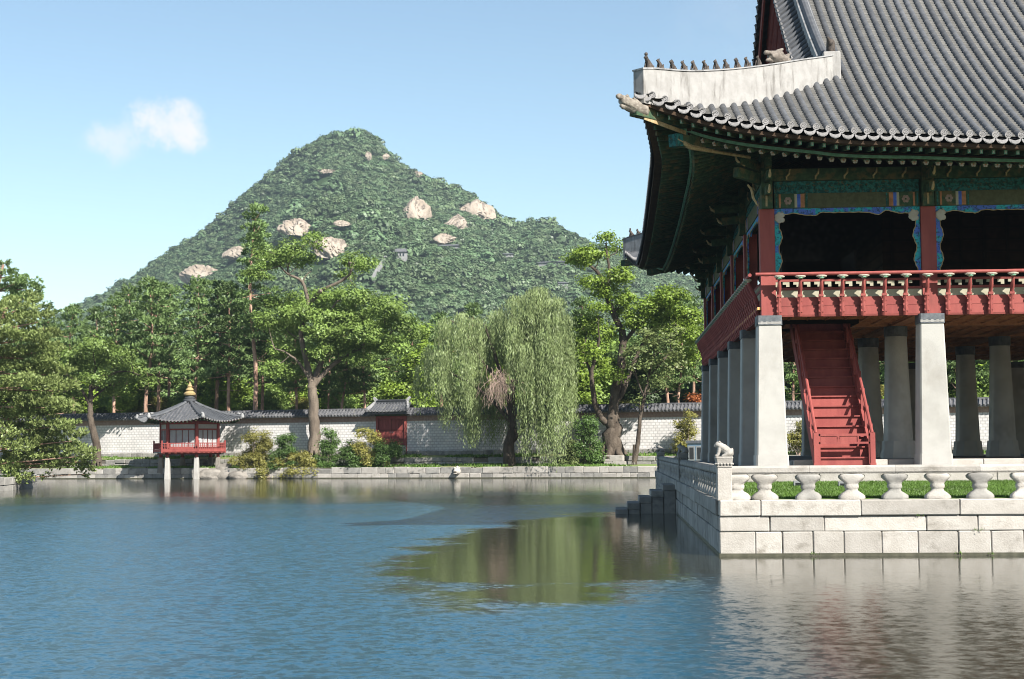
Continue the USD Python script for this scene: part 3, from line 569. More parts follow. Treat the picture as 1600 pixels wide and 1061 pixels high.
# ------------------------------------------------------------------ the great pavilion
QX, QY, BX, BY5, DD = 4.94, 48.11, 4.92, 5.69, 43.17
YC = QY+2.5*BY5
pav = thing('great_pavilion', 'huge two storey wooden pavilion on white stone pillars under a sweeping grey tiled roof', 'pavilion', (QX, QY, 0))
P = pav
def mS(v): return np.asarray(v, float)
def mW(v): v = np.asarray(v, float); return np.c_[v[:, 1]-DD, v[:, 0]+DD, v[:, 2]]
def mWN(v): v = np.asarray(v, float); return np.c_[v[:, 1]-DD, 2*YC-(v[:, 0]+DD), v[:, 2]]
def mN(v): v = np.asarray(v, float); return np.c_[v[:, 0], 2*YC-v[:, 1], v[:, 2]]
def put(name, m, material, parent, mp=mS, smooth=False, kind=None, label=None):
    v, f = m.done() if isinstance(m, MB) else (m.vertices, m.faces) if isinstance(m, trimesh.Trimesh) else m
    f = np.asarray(f)
    if f.shape[1] == 4: f = np.vstack([f[:, [0, 1, 2]], f[:, [0, 2, 3]]])
    if mp is mW: f = f[:, ::-1]
    return obj(name, (mp(v), f), G[material], parent, smooth=smooth, w=True, kind=kind, label=label)

# stylobate and floor
sty = put('stylobate', MB().box(3.95, 41, 47.1, 77.9, 1.0, 2.04), 'mortar', P)
x = 3.6
for i, L in enumerate([2.6, 2.3, 2.9, 2.4, 2.7, 2.5]):
    put('edge_stone', stone_box(x+.006, x+L-.006, 46.65, 47.6, 1.25, 2.06, .02, .005, rng), 'granite', sty); x += L
y = 47.62
while y < 78:
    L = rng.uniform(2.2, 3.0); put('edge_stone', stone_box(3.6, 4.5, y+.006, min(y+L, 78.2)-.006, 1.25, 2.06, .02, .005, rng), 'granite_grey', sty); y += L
x = 4.5
for i in range(5):
    for j in range(3): put('paving_slab', stone_box(x+.006, x+2.2-.006, 47.61+j*.5, 48.1+j*.5, 1.9, 2.056, .01, .003, rng), 'granite_grey', sty)
    x += 2.2
flo = put('inner_floor_step', MB().box(5.7, 41, 48.95, 77.0, 2.0, 2.27), 'granite_grey', P)
x = 5.7
for i in range(4):
    put('step_stone', stone_box(x+.006, x+2.9-.006, 48.7, 49.5, 2.0, 2.29, .02, .004, rng), 'granite', flo); x += 2.9
# stone pillars (48 in the building; those in view)
for i in range(5):
    for k in range(6):
        x, y = QX+i*BX, QY+k*BY5; outer = i == 0 or k in (0, 5); m = MB()
        if outer:
            m.frustum(x, y, 2.05, 2.46, 1.0, .98, c=.05).frustum(x, y, 2.46, 6.49, .93, .72, c=.04)
        else:
            m.frustum(x, y, 2.28, 2.52, 1.14, 1.12, c=.28).frustum(x, y, 2.52, 2.88, 1.06, 1.02, c=.26); m.lathe([(.50, 2.88), (.40, 5.4), (.37, 6.49), (0, 6.49)], 24, (x, y, 0))
        pl = put('stone_pillar', m, 'pillar', P, smooth=30)
        c = MB()
        if outer: c.frustum(x, y, 6.44, 6.74, .77, .76, c=.04)
        else: c.lathe([(.40, 6.45), (.40, 6.80), (0, 6.80)], 20, (x, y, 0))
        put('metal_collar', c, 'iron', pl)
        if outer and (k == 0 or i == 0):
            w_ = MB(); n = 9
            for s in range(n):                       # ragged white edge under the collar
                u0, u1 = -.355+.71*s/n, -.355+.71*(s+1)/n; hh = .03+.035*abs(sin(s*1.7+i))
                w_.box(x+u0, x+u1, y-.392, y-.386, 6.49-hh*.3, 6.49+hh)
            if k == 0: put('lime_edge', w_, 'plaster', pl)

# coffered ceiling under the upper floor, with the stair opening
OX0, OX1, OY0, OY1 = 5.85, 8.15, 51.5, 54.6
ceil = MB()
for a, b, c, d in ((4.6, 40, 47.95, OY0), (4.6, OX0, OY0, OY1), (OX1, 40, OY0, OY1), (4.6, 40, OY1, 77.0)): ceil.box(a, b, c, d, 6.93, 7.02)
ce = put('coffered_ceiling', ceil, 'orange', P)
m = MB()
for y in np.arange(48.7, 76.8, .62):
    for a, b in (((4.7, OX0), (OX1, 26)) if OY0 < y < OY1 else ((4.7, 26),)): m.box(a, b, y-.03, y+.03, 6.87, 6.932)
for x in np.arange(5.3, 26, .62):
    for a, b in (((48.0, OY0), (OY1, 76.9)) if OX0 < x < OX1 else ((48.0, 76.9),)): m.box(x-.03, x+.03, a, b, 6.862, 6.931)
put('coffer_ribs', m, 'brick_red', ce, kind='stuff')
for k in range(1, 5): put('floor_beam', MB().box(4.7, 40, QY+k*BY5-.2, QY+k*BY5+.2, 6.80, 6.93), 'brick_red', P)
for i in range(1, 6): put('floor_beam', MB().box(QX+i*BX-.2, QX+i*BX+.2, 48.3, 76.5, 6.805, 6.928), 'brick_red', P)
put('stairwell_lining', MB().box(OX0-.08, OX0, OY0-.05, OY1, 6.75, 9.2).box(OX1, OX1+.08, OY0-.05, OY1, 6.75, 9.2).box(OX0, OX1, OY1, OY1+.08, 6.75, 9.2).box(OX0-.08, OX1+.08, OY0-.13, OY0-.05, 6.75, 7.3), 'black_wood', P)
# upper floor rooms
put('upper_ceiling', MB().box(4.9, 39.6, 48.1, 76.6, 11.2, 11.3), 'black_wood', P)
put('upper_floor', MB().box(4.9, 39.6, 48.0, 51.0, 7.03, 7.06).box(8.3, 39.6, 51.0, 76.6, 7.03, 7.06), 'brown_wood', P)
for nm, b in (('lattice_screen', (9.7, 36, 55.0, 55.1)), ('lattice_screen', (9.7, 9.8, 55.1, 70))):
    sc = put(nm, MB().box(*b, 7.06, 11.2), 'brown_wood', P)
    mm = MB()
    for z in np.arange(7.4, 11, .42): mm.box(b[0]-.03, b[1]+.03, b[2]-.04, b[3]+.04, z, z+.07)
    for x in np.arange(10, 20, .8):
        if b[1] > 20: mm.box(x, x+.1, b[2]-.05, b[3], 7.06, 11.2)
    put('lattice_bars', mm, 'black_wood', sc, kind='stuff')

def wavy_poly(L, seed, big=.30):
    from shapely.geometry import Polygon
    xs = np.linspace(0, L, 90); t = xs/L; e = np.minimum(t, 1-t)*L
    d = .13+.10*np.exp(-e/.45)+.055*np.cos(xs*2*pi/.98)*np.exp(-((e-.98)/.5)**2)+.016*np.abs(np.sin(xs*11+seed))
    d += .09*np.exp(-((e-1.25)/.13)**2)
    return Polygon([(0, 0)]+[(x, -k) for x, k in zip(xs, d)]+[(L, 0)]), np.c_[xs, -d]
def facade(mp, pos, dark):
    """columns, beams, scrollwork and balcony of one side; pos = column positions along it"""
    vf = 48.11
    for i, s in enumerate(pos):
        if mp is mW and i == 0: continue
        put('red_column', MB().box(s-.225, s+.225, vf-.225, vf+.225, 6.75, 10.06), 'red', P, mp)
        # painted bracket cluster above each column
        q_ = .25 if mp is mW and i == len(pos)-1 else 1.0
        br = put('bracket_cluster', MB().box(s-.17, s+.17, vf-.36, vf+.2, 10.06, 11.75).bar((s, vf-.3, 10.6), (s, vf-.3-.65*q_, 10.55), .16, .26).bar((s, vf-.3, 10.98), (s, vf-.3-.9*q_, 10.98), .16, .26).bar((s, vf-.3, 11.32), (s, vf-.3-.7*q_, 11.42), .16, .24), 'green', P, mp)
        for zz, ln in ((10.52, .3+.65*q_), (10.95, .3+.9*q_)):
            put('bracket_tip', MB().tube([(s, vf-ln+.05, zz-.05), (s, vf-ln-.10, zz+.02), (s, vf-ln-.18, zz+.16)], [.05, .045, .02], 6), 'ochre', br, mp)
        put('paint_stroke', MB().box(s-.05, s+.01, vf-.372, vf-.361, 10.12, 10.46), 'ochre', br, mp)
    for i, (a, b) in enumerate(zip(pos, pos[1:])):
        a2, b2 = a+.24, b-.24
        bm = put('lintel_beam', MB().box(a2, b2, vf-.16, vf+.16, 10.08, 10.54), 'olive', P, mp)
        for side, o in ((1, a2), (-1, b2)):
            q = lambda u0, u1, z0=10.08, z1=10.54, pr=.168: MB().box(min(o+side*u0, o+side*u1), max(o+side*u0, o+side*u1), vf-pr, vf-.158, z0, z1)
            put('painted_end', q(.0, .98), 'green', bm, mp)
            for u0, u1, c in ((.04, .09, 'scroll'), (.14, .20, 'brick_red'), (.62, .70, 'cream' if mp is mS else 'olive'), (.70, .80, 'blue'), (.80, .93, 'brick_red'), (.98, 1.02, 'scroll')): put('painted_stripe', q(u0, u1, 10.10, 10.52, .176), c, bm, mp)
            cc = o+side*.42
            fl = MB()
            for k in range(6): fl.lathe([(0, 0), (.05, 0), (.05, .004), (0, .004)], 8, (cc+.075*cos(k*pi/3), 10.31+.075*sin(k*pi/3), 0))
            v, f = fl.done(); put('painted_flower', (np.c_[v[:, 0], vf-.172-v[:, 2], v[:, 1]], f), 'pink', bm, mp)
        put('scroll_frieze', MB().box(a2, b2, vf-.10, vf+.1, 10.55, 10.93), 'scroll', P, mp)
        mm = MB(); n = int((b2-a2)/.20)
        for k in range(n):                              # carved scrolls standing proud of the frieze
            c = a2+.12+k*.20; zz = 10.70+.06*(k % 2)
            th = np.linspace(0, 1.7*pi, 9)+(pi if k % 2 else 0); rr = np.linspace(.10, .03, 9)
            mm.tube([(c+r_*cos(t_), vf-.12, zz+r_*sin(t_)*1.15) for r_, t_ in zip(rr, th)], .016, 4)
        put('carved_scrolls', mm, 'scroll', P, mp, kind='stuff')
        ub = put('upper_beam', MB().box(a2-.1, b2+.1, vf-.14, vf+.14, 10.945, 11.32), 'green', P, mp)
        n = 5
        for k in range(n):
            c = a2+(b2-a2)*(k+.5)/n
            if mp is mS or k % 2: put('ochre_bracket', MB().tube([(c-.05, vf-.17, 10.98), (c-.06, vf-.21, 11.06), (c+.03, vf-.22, 11.16), (c+.05, vf-.19, 11.29)], [.03, .035, .035, .025], 5), 'ochre', ub, mp)
        # carved drop trim round the opening
        for seed, kind in ((i, 'top'), (i, 'l'), (i, 'r')):
            if kind == 'top':
                pg, edge = wavy_poly(b2-a2, i); v, f = extrude_poly(pg, .06); v = v+np.array([a2, vf-.13, 10.075]); e = np.c_[edge[:, 0]+a2, np.full(len(edge), vf-.14), edge[:, 1]+10.07]
            else:
                pg, edge = wavy_poly(2.02, i+3); t = edge[:, 0]/2.02; d = .13+.05*np.sin(edge[:, 0]*8.5+1)+.02*np.abs(np.sin(edge[:, 0]*17))+.05*(1-t)
                from shapely.geometry import Polygon
                sg = 1 if kind == 'l' else -1; o = a2 if kind == 'l' else b2
                pg = Polygon([(0, 0)]+[(sg*k, -x) for x, k in zip(edge[:, 0], d)]+[(0, -2.02)]); v, f = extrude_poly(pg, .06); v = v+np.array([o, vf-.131, 10.0])
                e = np.c_[o+sg*d, np.full(len(d), vf-.14), 10.0-edge[:, 0]]
            ct = put('carved_trim', (v, f), 'teal', P, mp)
            put('gold_edge', MB().tube(e[::2], .014, 4), 'ochre', ct, mp)
        for sg, o in ((1, a2), (-1, b2)):
            if mp is mS:
                fl = MB(); cx_, cz_ = o+sg*.17, 9.80
                for k in range(7): fl.lathe([(0, 0), (.085, 0), (.07, .03), (0, .035)], 10, (cx_+.10*cos(k*2*pi/7)*(k > 0), cz_+.10*sin(k*2*pi/7)*(k > 0), 0))
                v, f = fl.done(); put('white_rosette', (np.c_[v[:, 0], vf-.135-v[:, 2], v[:, 1]], f), 'flower', P, mp)
        # balcony
        w0, w1 = a+.23, b-.23
        pa = put('balcony_panel', MB().box(w0, w1, vf-.20, vf-.08, 6.76, 7.025), 'red', P, mp)
        put('board', MB().box(w0, w1, vf-.195, vf-.08, 7.035, 7.30), 'red', pa, mp)
        put('cream_board', MB().box(w0, w1, vf-.185, vf-.09, 7.305, 7.52), 'cream', pa, mp)
        put('middle_rail', MB().box(w0, w1, vf-.205, vf-.06, 7.525, 7.60), 'red', pa, mp)
        put('foot_rail', MB().box(w0, w1, vf-.23, vf-.06, 6.70, 6.755), 'dark_red', pa, mp)
        m = MB(); c = w0
        while c < w1-.3:                                # pierced band: cream blocks with openings between
            m.box(c, c+.10, vf-.16, vf-.10, 7.63, 7.79); m.box(c+.22, c+.32, vf-.16, vf-.10, 7.70, 7.79); c += .32
        put('pierced_band', m, 'cream', pa, mp); put('top_board', MB().box(w0, w1, vf-.17, vf-.09, 7.79, 7.86), 'red', pa, mp)
    s0, s1 = pos[0]-.42, min(pos[-1]+.4, 16.5 if mp is mS else 99)
    put('handrail', MB().tube([(s0, vf-.58, 7.985), (s1, vf-.58, 7.985)], .055, 10), 'red', P, mp, smooth=40)
    s = pos[0]+.30
    while s < s1:
        pr = [(vf-.24, 6.72), (vf-.30, 6.9), (vf-.30, 7.1), (vf-.34, 7.25), (vf-.38, 7.42), (vf-.46, 7.56), (vf-.53, 7.68), (vf-.57, 7.84)]
        ps = MB().tube([(s, a, z) for a, z in pr], [.075, .085, .065, .08, .06, .07, .055, .045], 8)
        for a, z in ((vf-.27, 6.85), (vf-.27, 7.02), (vf-.29, 7.18), (vf-.34, 7.32)): ps.box(s-.075, s+.075, a-.09, a, z-.02, z+.05)
        po = put('curved_post', ps, 'red', P, mp, smooth=40)
        put('lotus_cup', MB().lathe([(0, -.09), (.05, -.085), (.09, -.05), (.165, -.015), (.17, .01), (.12, .03), (0, .035)], 12, (s, vf-.58, 7.91), sy=.75), 'green_pale' if False else 'flower', po, mp)
        put('cup_heart', MB().lathe([(0, -.06), (.075, -.05), (.04, -.01), (0, 0)], 8, (s, vf-.64, 7.895), sy=1.05), 'green_pale', po, mp)
        s += .64
facade(mS, [QX+i*BX for i in range(4)], False)
facade(mW, [QX+i*BY5 for i in range(6)], True)
put('corner_bracket', MB().bar((QX+.1, QY+.1, 10.95), (QX-1.0, QY-1.0, 11.1), .2, .3).bar((QX, QY, 11.3), (QX-.9, QY-.9, 11.5), .2, .3), 'green', P)
put('corner_bracket_tip', MB().tube([(QX-.62, QY-.72, 10.75), (QX-.5, QY-.66, 10.6), (QX-.45, QY-.62, 10.35), (QX-.30, QY-.55, 10.1)], [.03, .04, .04, .02], 6).tube([(QX-1.0, QY-.95, 11.6), (QX-.95, QY-.95, 11.45), (QX-.7, QY-.85, 11.3)], [.03, .04, .02], 6), 'ochre', P)

# ---- red stair up to the upper floor
NX0, NX1 = 6.33, 7.88
st = put('stair', MB().bar((NX0-.07, 47.72, 2.25), (NX0-.07, 53.3, 6.95), .12, .46).bar((NX1+.07, 47.72, 2.25), (NX1+.07, 53.3, 6.95), .12, .46), 'red', P)
N = 15
for k in range(N):
    y, z = 47.75+5.45*k/N, 2.06+4.85*(k+1)/N
    put('stair_riser', MB().box(NX0, NX1, y+.03, y+.055, z-4.85/N-.01, z-.04), 'red', st)
    put('stair_tread', MB().box(NX0-.01, NX1+.01, y-.03, y+.40, z-.04, z), 'red', st)
put('stair_soffit', MB().bar((7.105, 47.95, 1.98), (7.105, 53.4, 6.76), 1.53, .04), 'dark_red', st)
for s, x in ((-1, NX0-.07), (1, NX1+.07)):
    put('stair_newel', MB().box(x-.075, x+.075, 47.55, 47.70, 2.06, 3.12).box(x-.09, x+.09, 47.53, 47.72, 2.06, 2.2), 'red', st)
    put('stair_handrail', MB().tube([(x, 47.62, 3.10), (x, 53.2, 7.95)], .05, 8), 'red', st)
    for k in range(8):
        t = (k+.6)/8.5; y, z = 47.62+5.58*t, 3.10+4.85*t
        put('stair_baluster', MB().box(x-.05, x+.05, y-.055, y+.055, z-.72, z-.04).box(x-.075, x+.075, y-.08, y+.08, z-.2, z-.05), 'red', st)
put('stair_gate', MB().box(NX0, NX1, 47.58, 47.63, 3.02, 3.09).box(NX0, NX1, 47.58, 47.63, 2.78, 2.84).box(NX0, NX0+.05, 47.58, 47.63, 2.06, 3.1).box(NX1-.05, NX1, 47.58, 47.63, 2.06, 3.1).box(6.9, 6.94, 47.58, 47.63, 2.84, 3.02).box(7.5, 7.54, 47.58, 47.63, 2.84, 3.02), 'red', st)
for a, b in ((6.39, 6.88), (6.96, 7.48)): put('gate_panel', MB().box(a, b, 47.60, 47.62, 2.84, 3.02), 'red', st)

# ---- roof
ZT = PchipInterpolator([.2, .85, 1.09, 2.17, 2.95, 3.98, 5.39, 6.16, 6.8, 7.87, 8.98, 10.4, 11.8, 16, 22.2, 60], [13.05, 12.72, 12.61, 12.27, 12.04, 11.84, 11.66, 11.57, 11.48, 11.41, 11.37, 11.29, 11.22, 11.08, 11.0, 11.0])
ZW = PchipInterpolator([.2, .85, 1.09, 2.17, 2.95, 3.98, 5.39, 6.16, 6.8, 7.87, 8.98, 10.4, 11.8, 16, 19.2, 60], [13.05, 12.72, 12.61, 12.27, 12.04, 11.84, 11.66, 11.57, 11.48, 11.41, 11.37, 11.29, 11.22, 11.12, 11.10, 11.1])
def off(s): return 44.62-.6*np.maximum(0, 1-(np.asarray(s)-.85)/5)**2
def zr(s, v):
    u = np.maximum(np.asarray(v)-off(s), 0); return 11.7+.46*u+.0115*u*u+(ZT(s)-11.4)*np.exp(-u/5)
RX1, VR = 43.5, 62.33
def bed(s0, s1, vend, ns, nv, lift=0.0):
    ss = np.linspace(s0, s1, ns); V = []
    for s in ss:
        v0 = float(off(s)); ve = vend(s)
        for k in range(nv):
            v = v0+(ve-v0)*k/(nv-1); V.append((s, v, float(zr(s, v))+lift))
    return np.array(V), np.array([(i*nv+k, i*nv+k+1, (i+1)*nv+k+1, (i+1)*nv+k) for i in range(ns-1) for k in range(nv-1)])
hipv = lambda s: max(s+DD, float(off(s))+.02)
roof = put('roof', bed(7.1, RX1, lambda s: VR, 40, 26, -.07), 'tile', P)
put('roof_bed', bed(.86, 7.6, hipv, 26, 14, -.07), 'tile', roof)
put('roof_bed', bed(.86, 7.6, hipv, 26, 14, -.07), 'tile', roof, mW); put('roof_bed', bed(.86, 7.6, hipv, 26, 14, -.07), 'tile', roof, mWN)
wv = lambda s: 7.7+DD
put('roof_bed', bed(7.5, 19.16, wv, 24, 12, -.07), 'tile', roof, mW); put('roof_bed', bed(7.5, 19.16, wv, 24, 12, -.07), 'tile', roof, mWN)
v, f = bed(7.1, RX1, lambda s: VR, 40, 26, -.07); v = v.copy(); v[:, 1] = 2*YC-v[:, 1]; put('north_roof_bed', (v, f), 'tile', roof)
def tile_row(s, v0, v1, r=.105, tile=.37, n=7):
    m = max(2, int((v1-v0)/tile)); V = []; Fc = []; cnt = 0
    for k in range(m):
        for e in (0, 1):
            v = v0+(v1-v0)*(k+e)/m; z = float(zr(s, v))-.03; rr = r*(1.0 if e == 0 else .93)
            for q in range(n+1):
                t = pi*q/n; V.append((s+rr*cos(t), v, z+rr*1.05*sin(t)+.02))
            cnt += 1
    w_ = n+1
    for i in range(cnt-1):
        for q in range(n): Fc.append((i*w_+q, i*w_+q+1, (i+1)*w_+q+1, (i+1)*w_+q))
    return np.array(V), np.array(Fc)
def channel(s, v0, v1, w_=.20, step=.21):
    m = max(2, int((v1-v0)/step)); V = []; cr = [(-1, .055), (-.5, .012), (0, 0), (.5, .012), (1, .055)]
    for k in range(m):
        for e in (0, 1):
            v = v0+(v1-v0)*(k+e)/m; z = float(zr(s, v))-.045+(.032 if e == 0 else 0.0)
            V += [(s+c*w_, v, z+h) for c, h in cr]
    n = 5; cnt = 2*m
    return np.array(V), np.array([(i*n+q, i*n+q+1, (i+1)*n+q+1, (i+1)*n+q) for i in range(cnt-1) for q in range(n-1)])
def end_disc(s, v, z, r=.102):
    m = MB(); m.lathe([(0, 0), (r*.74, 0), (r*.8, .012), (r*.97, .012), (r, 0), (r, -.05)], 14)
    for k in range(6): m.lathe([(0, .016), (.022, .006)], 6, (.045*cos(k*pi/3), .045*sin(k*pi/3), 0))
    V, Fc = m.done(); return np.c_[V[:, 0]+s, v-V[:, 2], V[:, 1]+z], Fc
def drip(s, v, z, w_=.172):
    pr = [(-w_, .02), (-w_*.98, -.05), (-w_*.70, -.115), (-w_*.3, -.15), (0, -.158), (w_*.3, -.15), (w_*.70, -.115), (w_*.98, -.05), (w_, .02), (w_*.5, -.03), (0, -.045), (-w_*.5, -.03)]
    from shapely.geometry import Polygon
    m = trimesh.creation.extrude_polygon(Polygon(pr), .035, engine='earcut'); a = np.array(m.vertices)
    i2 = trimesh.creation.extrude_polygon(Polygon([(x*.72, y*.62-.045) for x, y in pr[1:8]]), .01, engine='earcut'); b = np.array(i2.vertices)
    V = np.vstack([np.c_[a[:, 0]+s, v-.02+a[:, 2]+.02*(a[:, 1] > 0), a[:, 1]+z], np.c_[b[:, 0]+s, v-.03+b[:, 2], b[:, 1]+z]])
    return V, np.vstack([m.faces, i2.faces+len(a)])
SP = .363
for i in range(47):
    s = 1.34+SP*i; v0 = float(off(s))-.03
    ve = min(s+DD-.05, VR) if s < 7.3 else VR
    if ve > v0+.2: put('tile_row', tile_row(s, v0, ve), 'tile', roof, smooth=50)
    sc = s-SP/2; v0c = float(off(sc))-.05; vc = min(sc+DD, VR) if sc < 7.3 else VR
    if vc > v0c+.2: put('channel_tile_row', channel(sc, v0c, vc), 'channel', roof)
    if s < 14.5:
        put('end_tile', end_disc(s, v0-.012, float(zr(s, v0))+.04), 'tile_face', roof)
        put('drip_tile', drip(sc, v0c, float(zr(sc, v0c))-.075), 'tile_face', roof)
put('drip_tile', drip(1.0, 44.0, float(zr(1.0, 44.0))-.075), 'tile_face', roof)
for mp in (mW, mWN):
    n_ = 50; c_ = MB()
    for i in range(n_):
        s = 1.34+SP*i
        if s > 19.2: break
        v0 = float(off(s))-.03; ve = min(s+DD-.05, 7.6+DD)
        if ve > v0+.2: put('tile_row', tile_row(s, v0, ve, tile=.74, n=5), 'tile', roof, mp, smooth=50)
        if mp is mW or s < 5: put('end_tile', end_disc(s, v0-.012, float(zr(s, v0))+.04), 'tile_face', roof, mp)
        v, f = drip(s-SP/2, v0, float(zr(s-SP/2, v0))-.075); c_.add(v, f)
    put('drip_tiles', c_, 'tile', roof, mp, kind='stuff')
# hip ridges of white plaster, following the measured sag
TOP = PchipInterpolator([.9, 1.26, 2.2, 3.4, 4.3, 5.27, 6.1, 7.1, 7.7], [13.60, 13.66, 13.80, 14.10, 14.38, 14.72, 15.03, 15.38, 15.62])
def hip_ridge(mp, mk, full=True):
    V = []; xs = np.linspace(.95, 7.55, 24); q = .20/sqrt(2)
    for x in xs:
        zt = float(TOP(x)); zb = float(zr(x, x+DD))-.40 if x > 1.3 else 12.60
        for sg in (-1, 1):
            for z in (zb, zt): V.append((x-sg*q, x+DD+sg*q, z))
    Fc = []
    for i in range(len(xs)-1):
        a, b = i*4, i*4+4; Fc += [(a, a+1, b+1, b), (a+2, b+2, b+3, a+3), (a+1, a+3, b+3, b+1)]
    Fc += [(0, 2, 3, 1), (92, 93, 95, 94)]
    h = put('hip_ridge', (np.array(V), np.array(Fc)), mk, roof, mp)
    cap = MB().bar((.93, .93+DD, 13.605), (1.3, 1.3+DD, 13.685), .44, .05)
    for a, b in zip(xs[1:], xs[2:]): cap.bar((a, a+DD, float(TOP(a))+.02), (b, b+DD, float(TOP(b))+.02), .46, .04)
    put('ridge_cap', cap, 'tile_far' if mk != 'plaster' else 'plaster_worn', roof, mp)
hip_ridge(mS, 'plaster'); hip_ridge(mWN, 'plaster_worn')
def figure(x, kind, mp=mS):
    y, z = x+DD, float(TOP(x))+.03; r = np.random.default_rng(int(x*100)); h = 1.12 if kind == 0 else .92
    lean = r.uniform(-.03, .03); d = -1/sqrt(2)
    def p(a, b, c, rr): return (x+a*d*h+b*.7*h, y+a*d*h-b*.7*h, z+c*h, rr*h)      # a forward (down the ridge), b sideways
    ch = [[p(-.09, 0, .07, .085), p(-.02+lean, 0, .19, .065), p(.03+lean, 0, .25, .055)], [p(.05+lean, 0, .30, .052), p(.10+lean, 0, .285, .032)],
          [p(.03, .045, .19, .028), p(.07, .05, .03, .028)], [p(.03, -.045, .19, .028), p(.07, -.05, .03, .028)], [p(-.08, .06, .05, .05), p(.02, .07, .025, .03)], [p(-.08, -.06, .05, .05), p(.02, -.07, .025, .03)]]
    if kind == 0: ch += [[p(.05+lean, 0, .36, .03), p(.05+lean, 0, .385, .05)], [p(-.10, 0, .05, .10), p(-.05, 0, .05, .10)]]
    elif kind % 2: ch += [[p(.03+lean, .03, .345, .02)], [p(.03+lean, -.03, .345, .02)], [p(-.15, 0, .08, .03), p(-.17, 0, .2, .02)]]
    else: ch += [[p(.02+lean, 0, .35, .028), p(-.03, 0, .28, .03)]]
    t = sculpt(ch, .028, 3); put('roof_figure', t, 'clay', roof, mp, smooth=True)
for k, x in enumerate((1.24, 1.59, 1.98, 2.32, 2.63, 3.0, 3.35, 3.67, 4.05, 4.39, 4.76)): figure(x, k)
for k, x in enumerate((1.24, 1.59, 1.98)): figure(x, k, mWN)
def dragon_head(x, y, z, mk='clay'):
    t = sculpt([[(x+.35, y+.35, z+.12, .16), (x, y, z+.24, .22), (x-.2, y-.2, z+.22, .17)], [(x-.2, y-.2, z+.30, .10), (x-.42, y-.42, z+.30, .07)], [(x-.2, y-.2, z+.10, .08), (x-.36, y-.36, z+.08, .05)],
        [(x, y, z+.42, .08), (x+.16, y+.12, z+.52, .04)], [(x+.1, y-.1, z+.34, .09)], [(x-.1, y+.1, z+.34, .09)], [(x+.3, y+.3, z+.3, .10), (x+.4, y+.4, z+.42, .05)]], .05, 3)
    t.vertices += (meshkit.fbm(t.vertices*7, 3, 1)-.5)[:, None]*.08; return t
put('dragon_head', dragon_head(5.45, 5.45+DD, float(TOP(5.45))-.02), 'figure_grey', roof, smooth=True)
# descending gable ridge, verge tiles, barge boards and gable
def zg(v): return float(zr(7.3, v))
for sgn in (1, -1):
    Y = (lambda v: v) if sgn == 1 else (lambda v: 2*YC-v)
    vs = np.linspace(50.75, VR, 26)
    def strip3(cols, mk, name):                          # cols: (x, dz) across
        V = [(x, Y(v), zg(v)+dz) for v in vs for x, dz in cols]; n = len(cols)
        return put(name, (np.array(V), np.array([(i*n+k, i*n+k+1, (i+1)*n+k+1, (i+1)*n+k) for i in range(len(vs)-1) for k in range(n-1)])), mk, roof)
    strip3([(7.00, -.3), (7.00, .50), (7.06, .53), (7.10, .53), (7.10, .60), (7.16, .68), (7.30, .68), (7.36, .60), (7.36, .53), (7.42, .50), (7.42, -.1)], 'plaster_worn', 'gable_ridge')
    strip3([(7.085, .605), (7.14, .70), (7.23, .735), (7.32, .70), (7.375, .605)], 'tile', 'gable_ridge_cap')
    strip3([(7.02, .05), (6.45, -.38), (6.45, -.46)], 'tile', 'verge_bed')
    if sgn == 1 or True:
        k = 0; v = 50.95
        while v < VR:
            z = zg(v); m = MB().tube([(7.02, Y(v), z+.10), (6.42, Y(v), z-.34)], .10, 8, False)
            put('verge_tile', m, 'tile', roof, smooth=40)
            e = MB().lathe([(0, .0), (.08, 0), (.10, .01), (.10, -.06)], 12); V, Fc = e.done(); put('verge_end_tile', (np.c_[6.41-V[:, 2], Y(v)+V[:, 0], z-.34+V[:, 1]], Fc), 'tile_face', roof)
            d = MB(); d.mesh(trimesh.convex.convex_hull([(6.43+dx, Y(v)+.18+a, z-.36+b) for dx in (0, .03) for a, b in ((-.16, .04), (.16, .04), (.12, -.1), (0, -.15), (-.12, -.1))])); put('verge_drip_tile', d, 'tile_face' if sgn == 1 else 'tile', roof); v += .363
    V = [(x, Y(v), zg(v)+dz) for v in vs for x, dz in ((6.60, -.45), (6.60, -1.05), (6.68, -1.05), (6.68, -.40))]
    put('barge_board', (np.array(V), np.array([(i*4+k, i*4+(k+1) % 4, (i+1)*4+(k+1) % 4, (i+1)*4+k) for i in range(len(vs)-1) for k in range(4)])), 'dark_red', roof)
gp = [(6.98, v, zg(v)-.25) for v in np.linspace(50.5, VR, 14)]; gp = gp+[(a, 2*YC-b, c) for a, b, c in gp[::-1]]
V = [(6.98, YC, 14.0)]+gp; put('gable_wall', (np.array(V), np.array([(0, k, k+1) for k in range(1, len(gp))])), 'brick_red', roof)
m = MB()
for y in np.arange(51.5, 73.2, .45): m.box(6.92, 6.975, y-.03, y+.03, 14.2, zg(min(y, 2*YC-y))-.3)
put('gable_battens', m, 'dark_red', roof)
put('ridge_block', MB().add(*(lambda b: (b.vertices, b.faces))(stone_box(7.12, 7.68, 50.30, 50.9, 14.3, 15.6, .03))), 'plaster', roof)
put('ridge_end_tile', sculpt([[(7.40, 50.58, 15.68, .15), (7.40, 50.56, 15.95, .14)], [(7.36, 50.46, 15.9, .10), (7.30, 50.38, 16.05, .06)]], .05, 3), 'clay', roof, smooth=True)
put('main_ridge', MB().box(7.2, RX1, VR-.3, VR+.3, 22.9, 24.6), 'plaster', roof)
put('east_gable', MB().box(RX1-.3, RX1, 50, 2*YC-50, 12, 22), 'brick_red', roof)

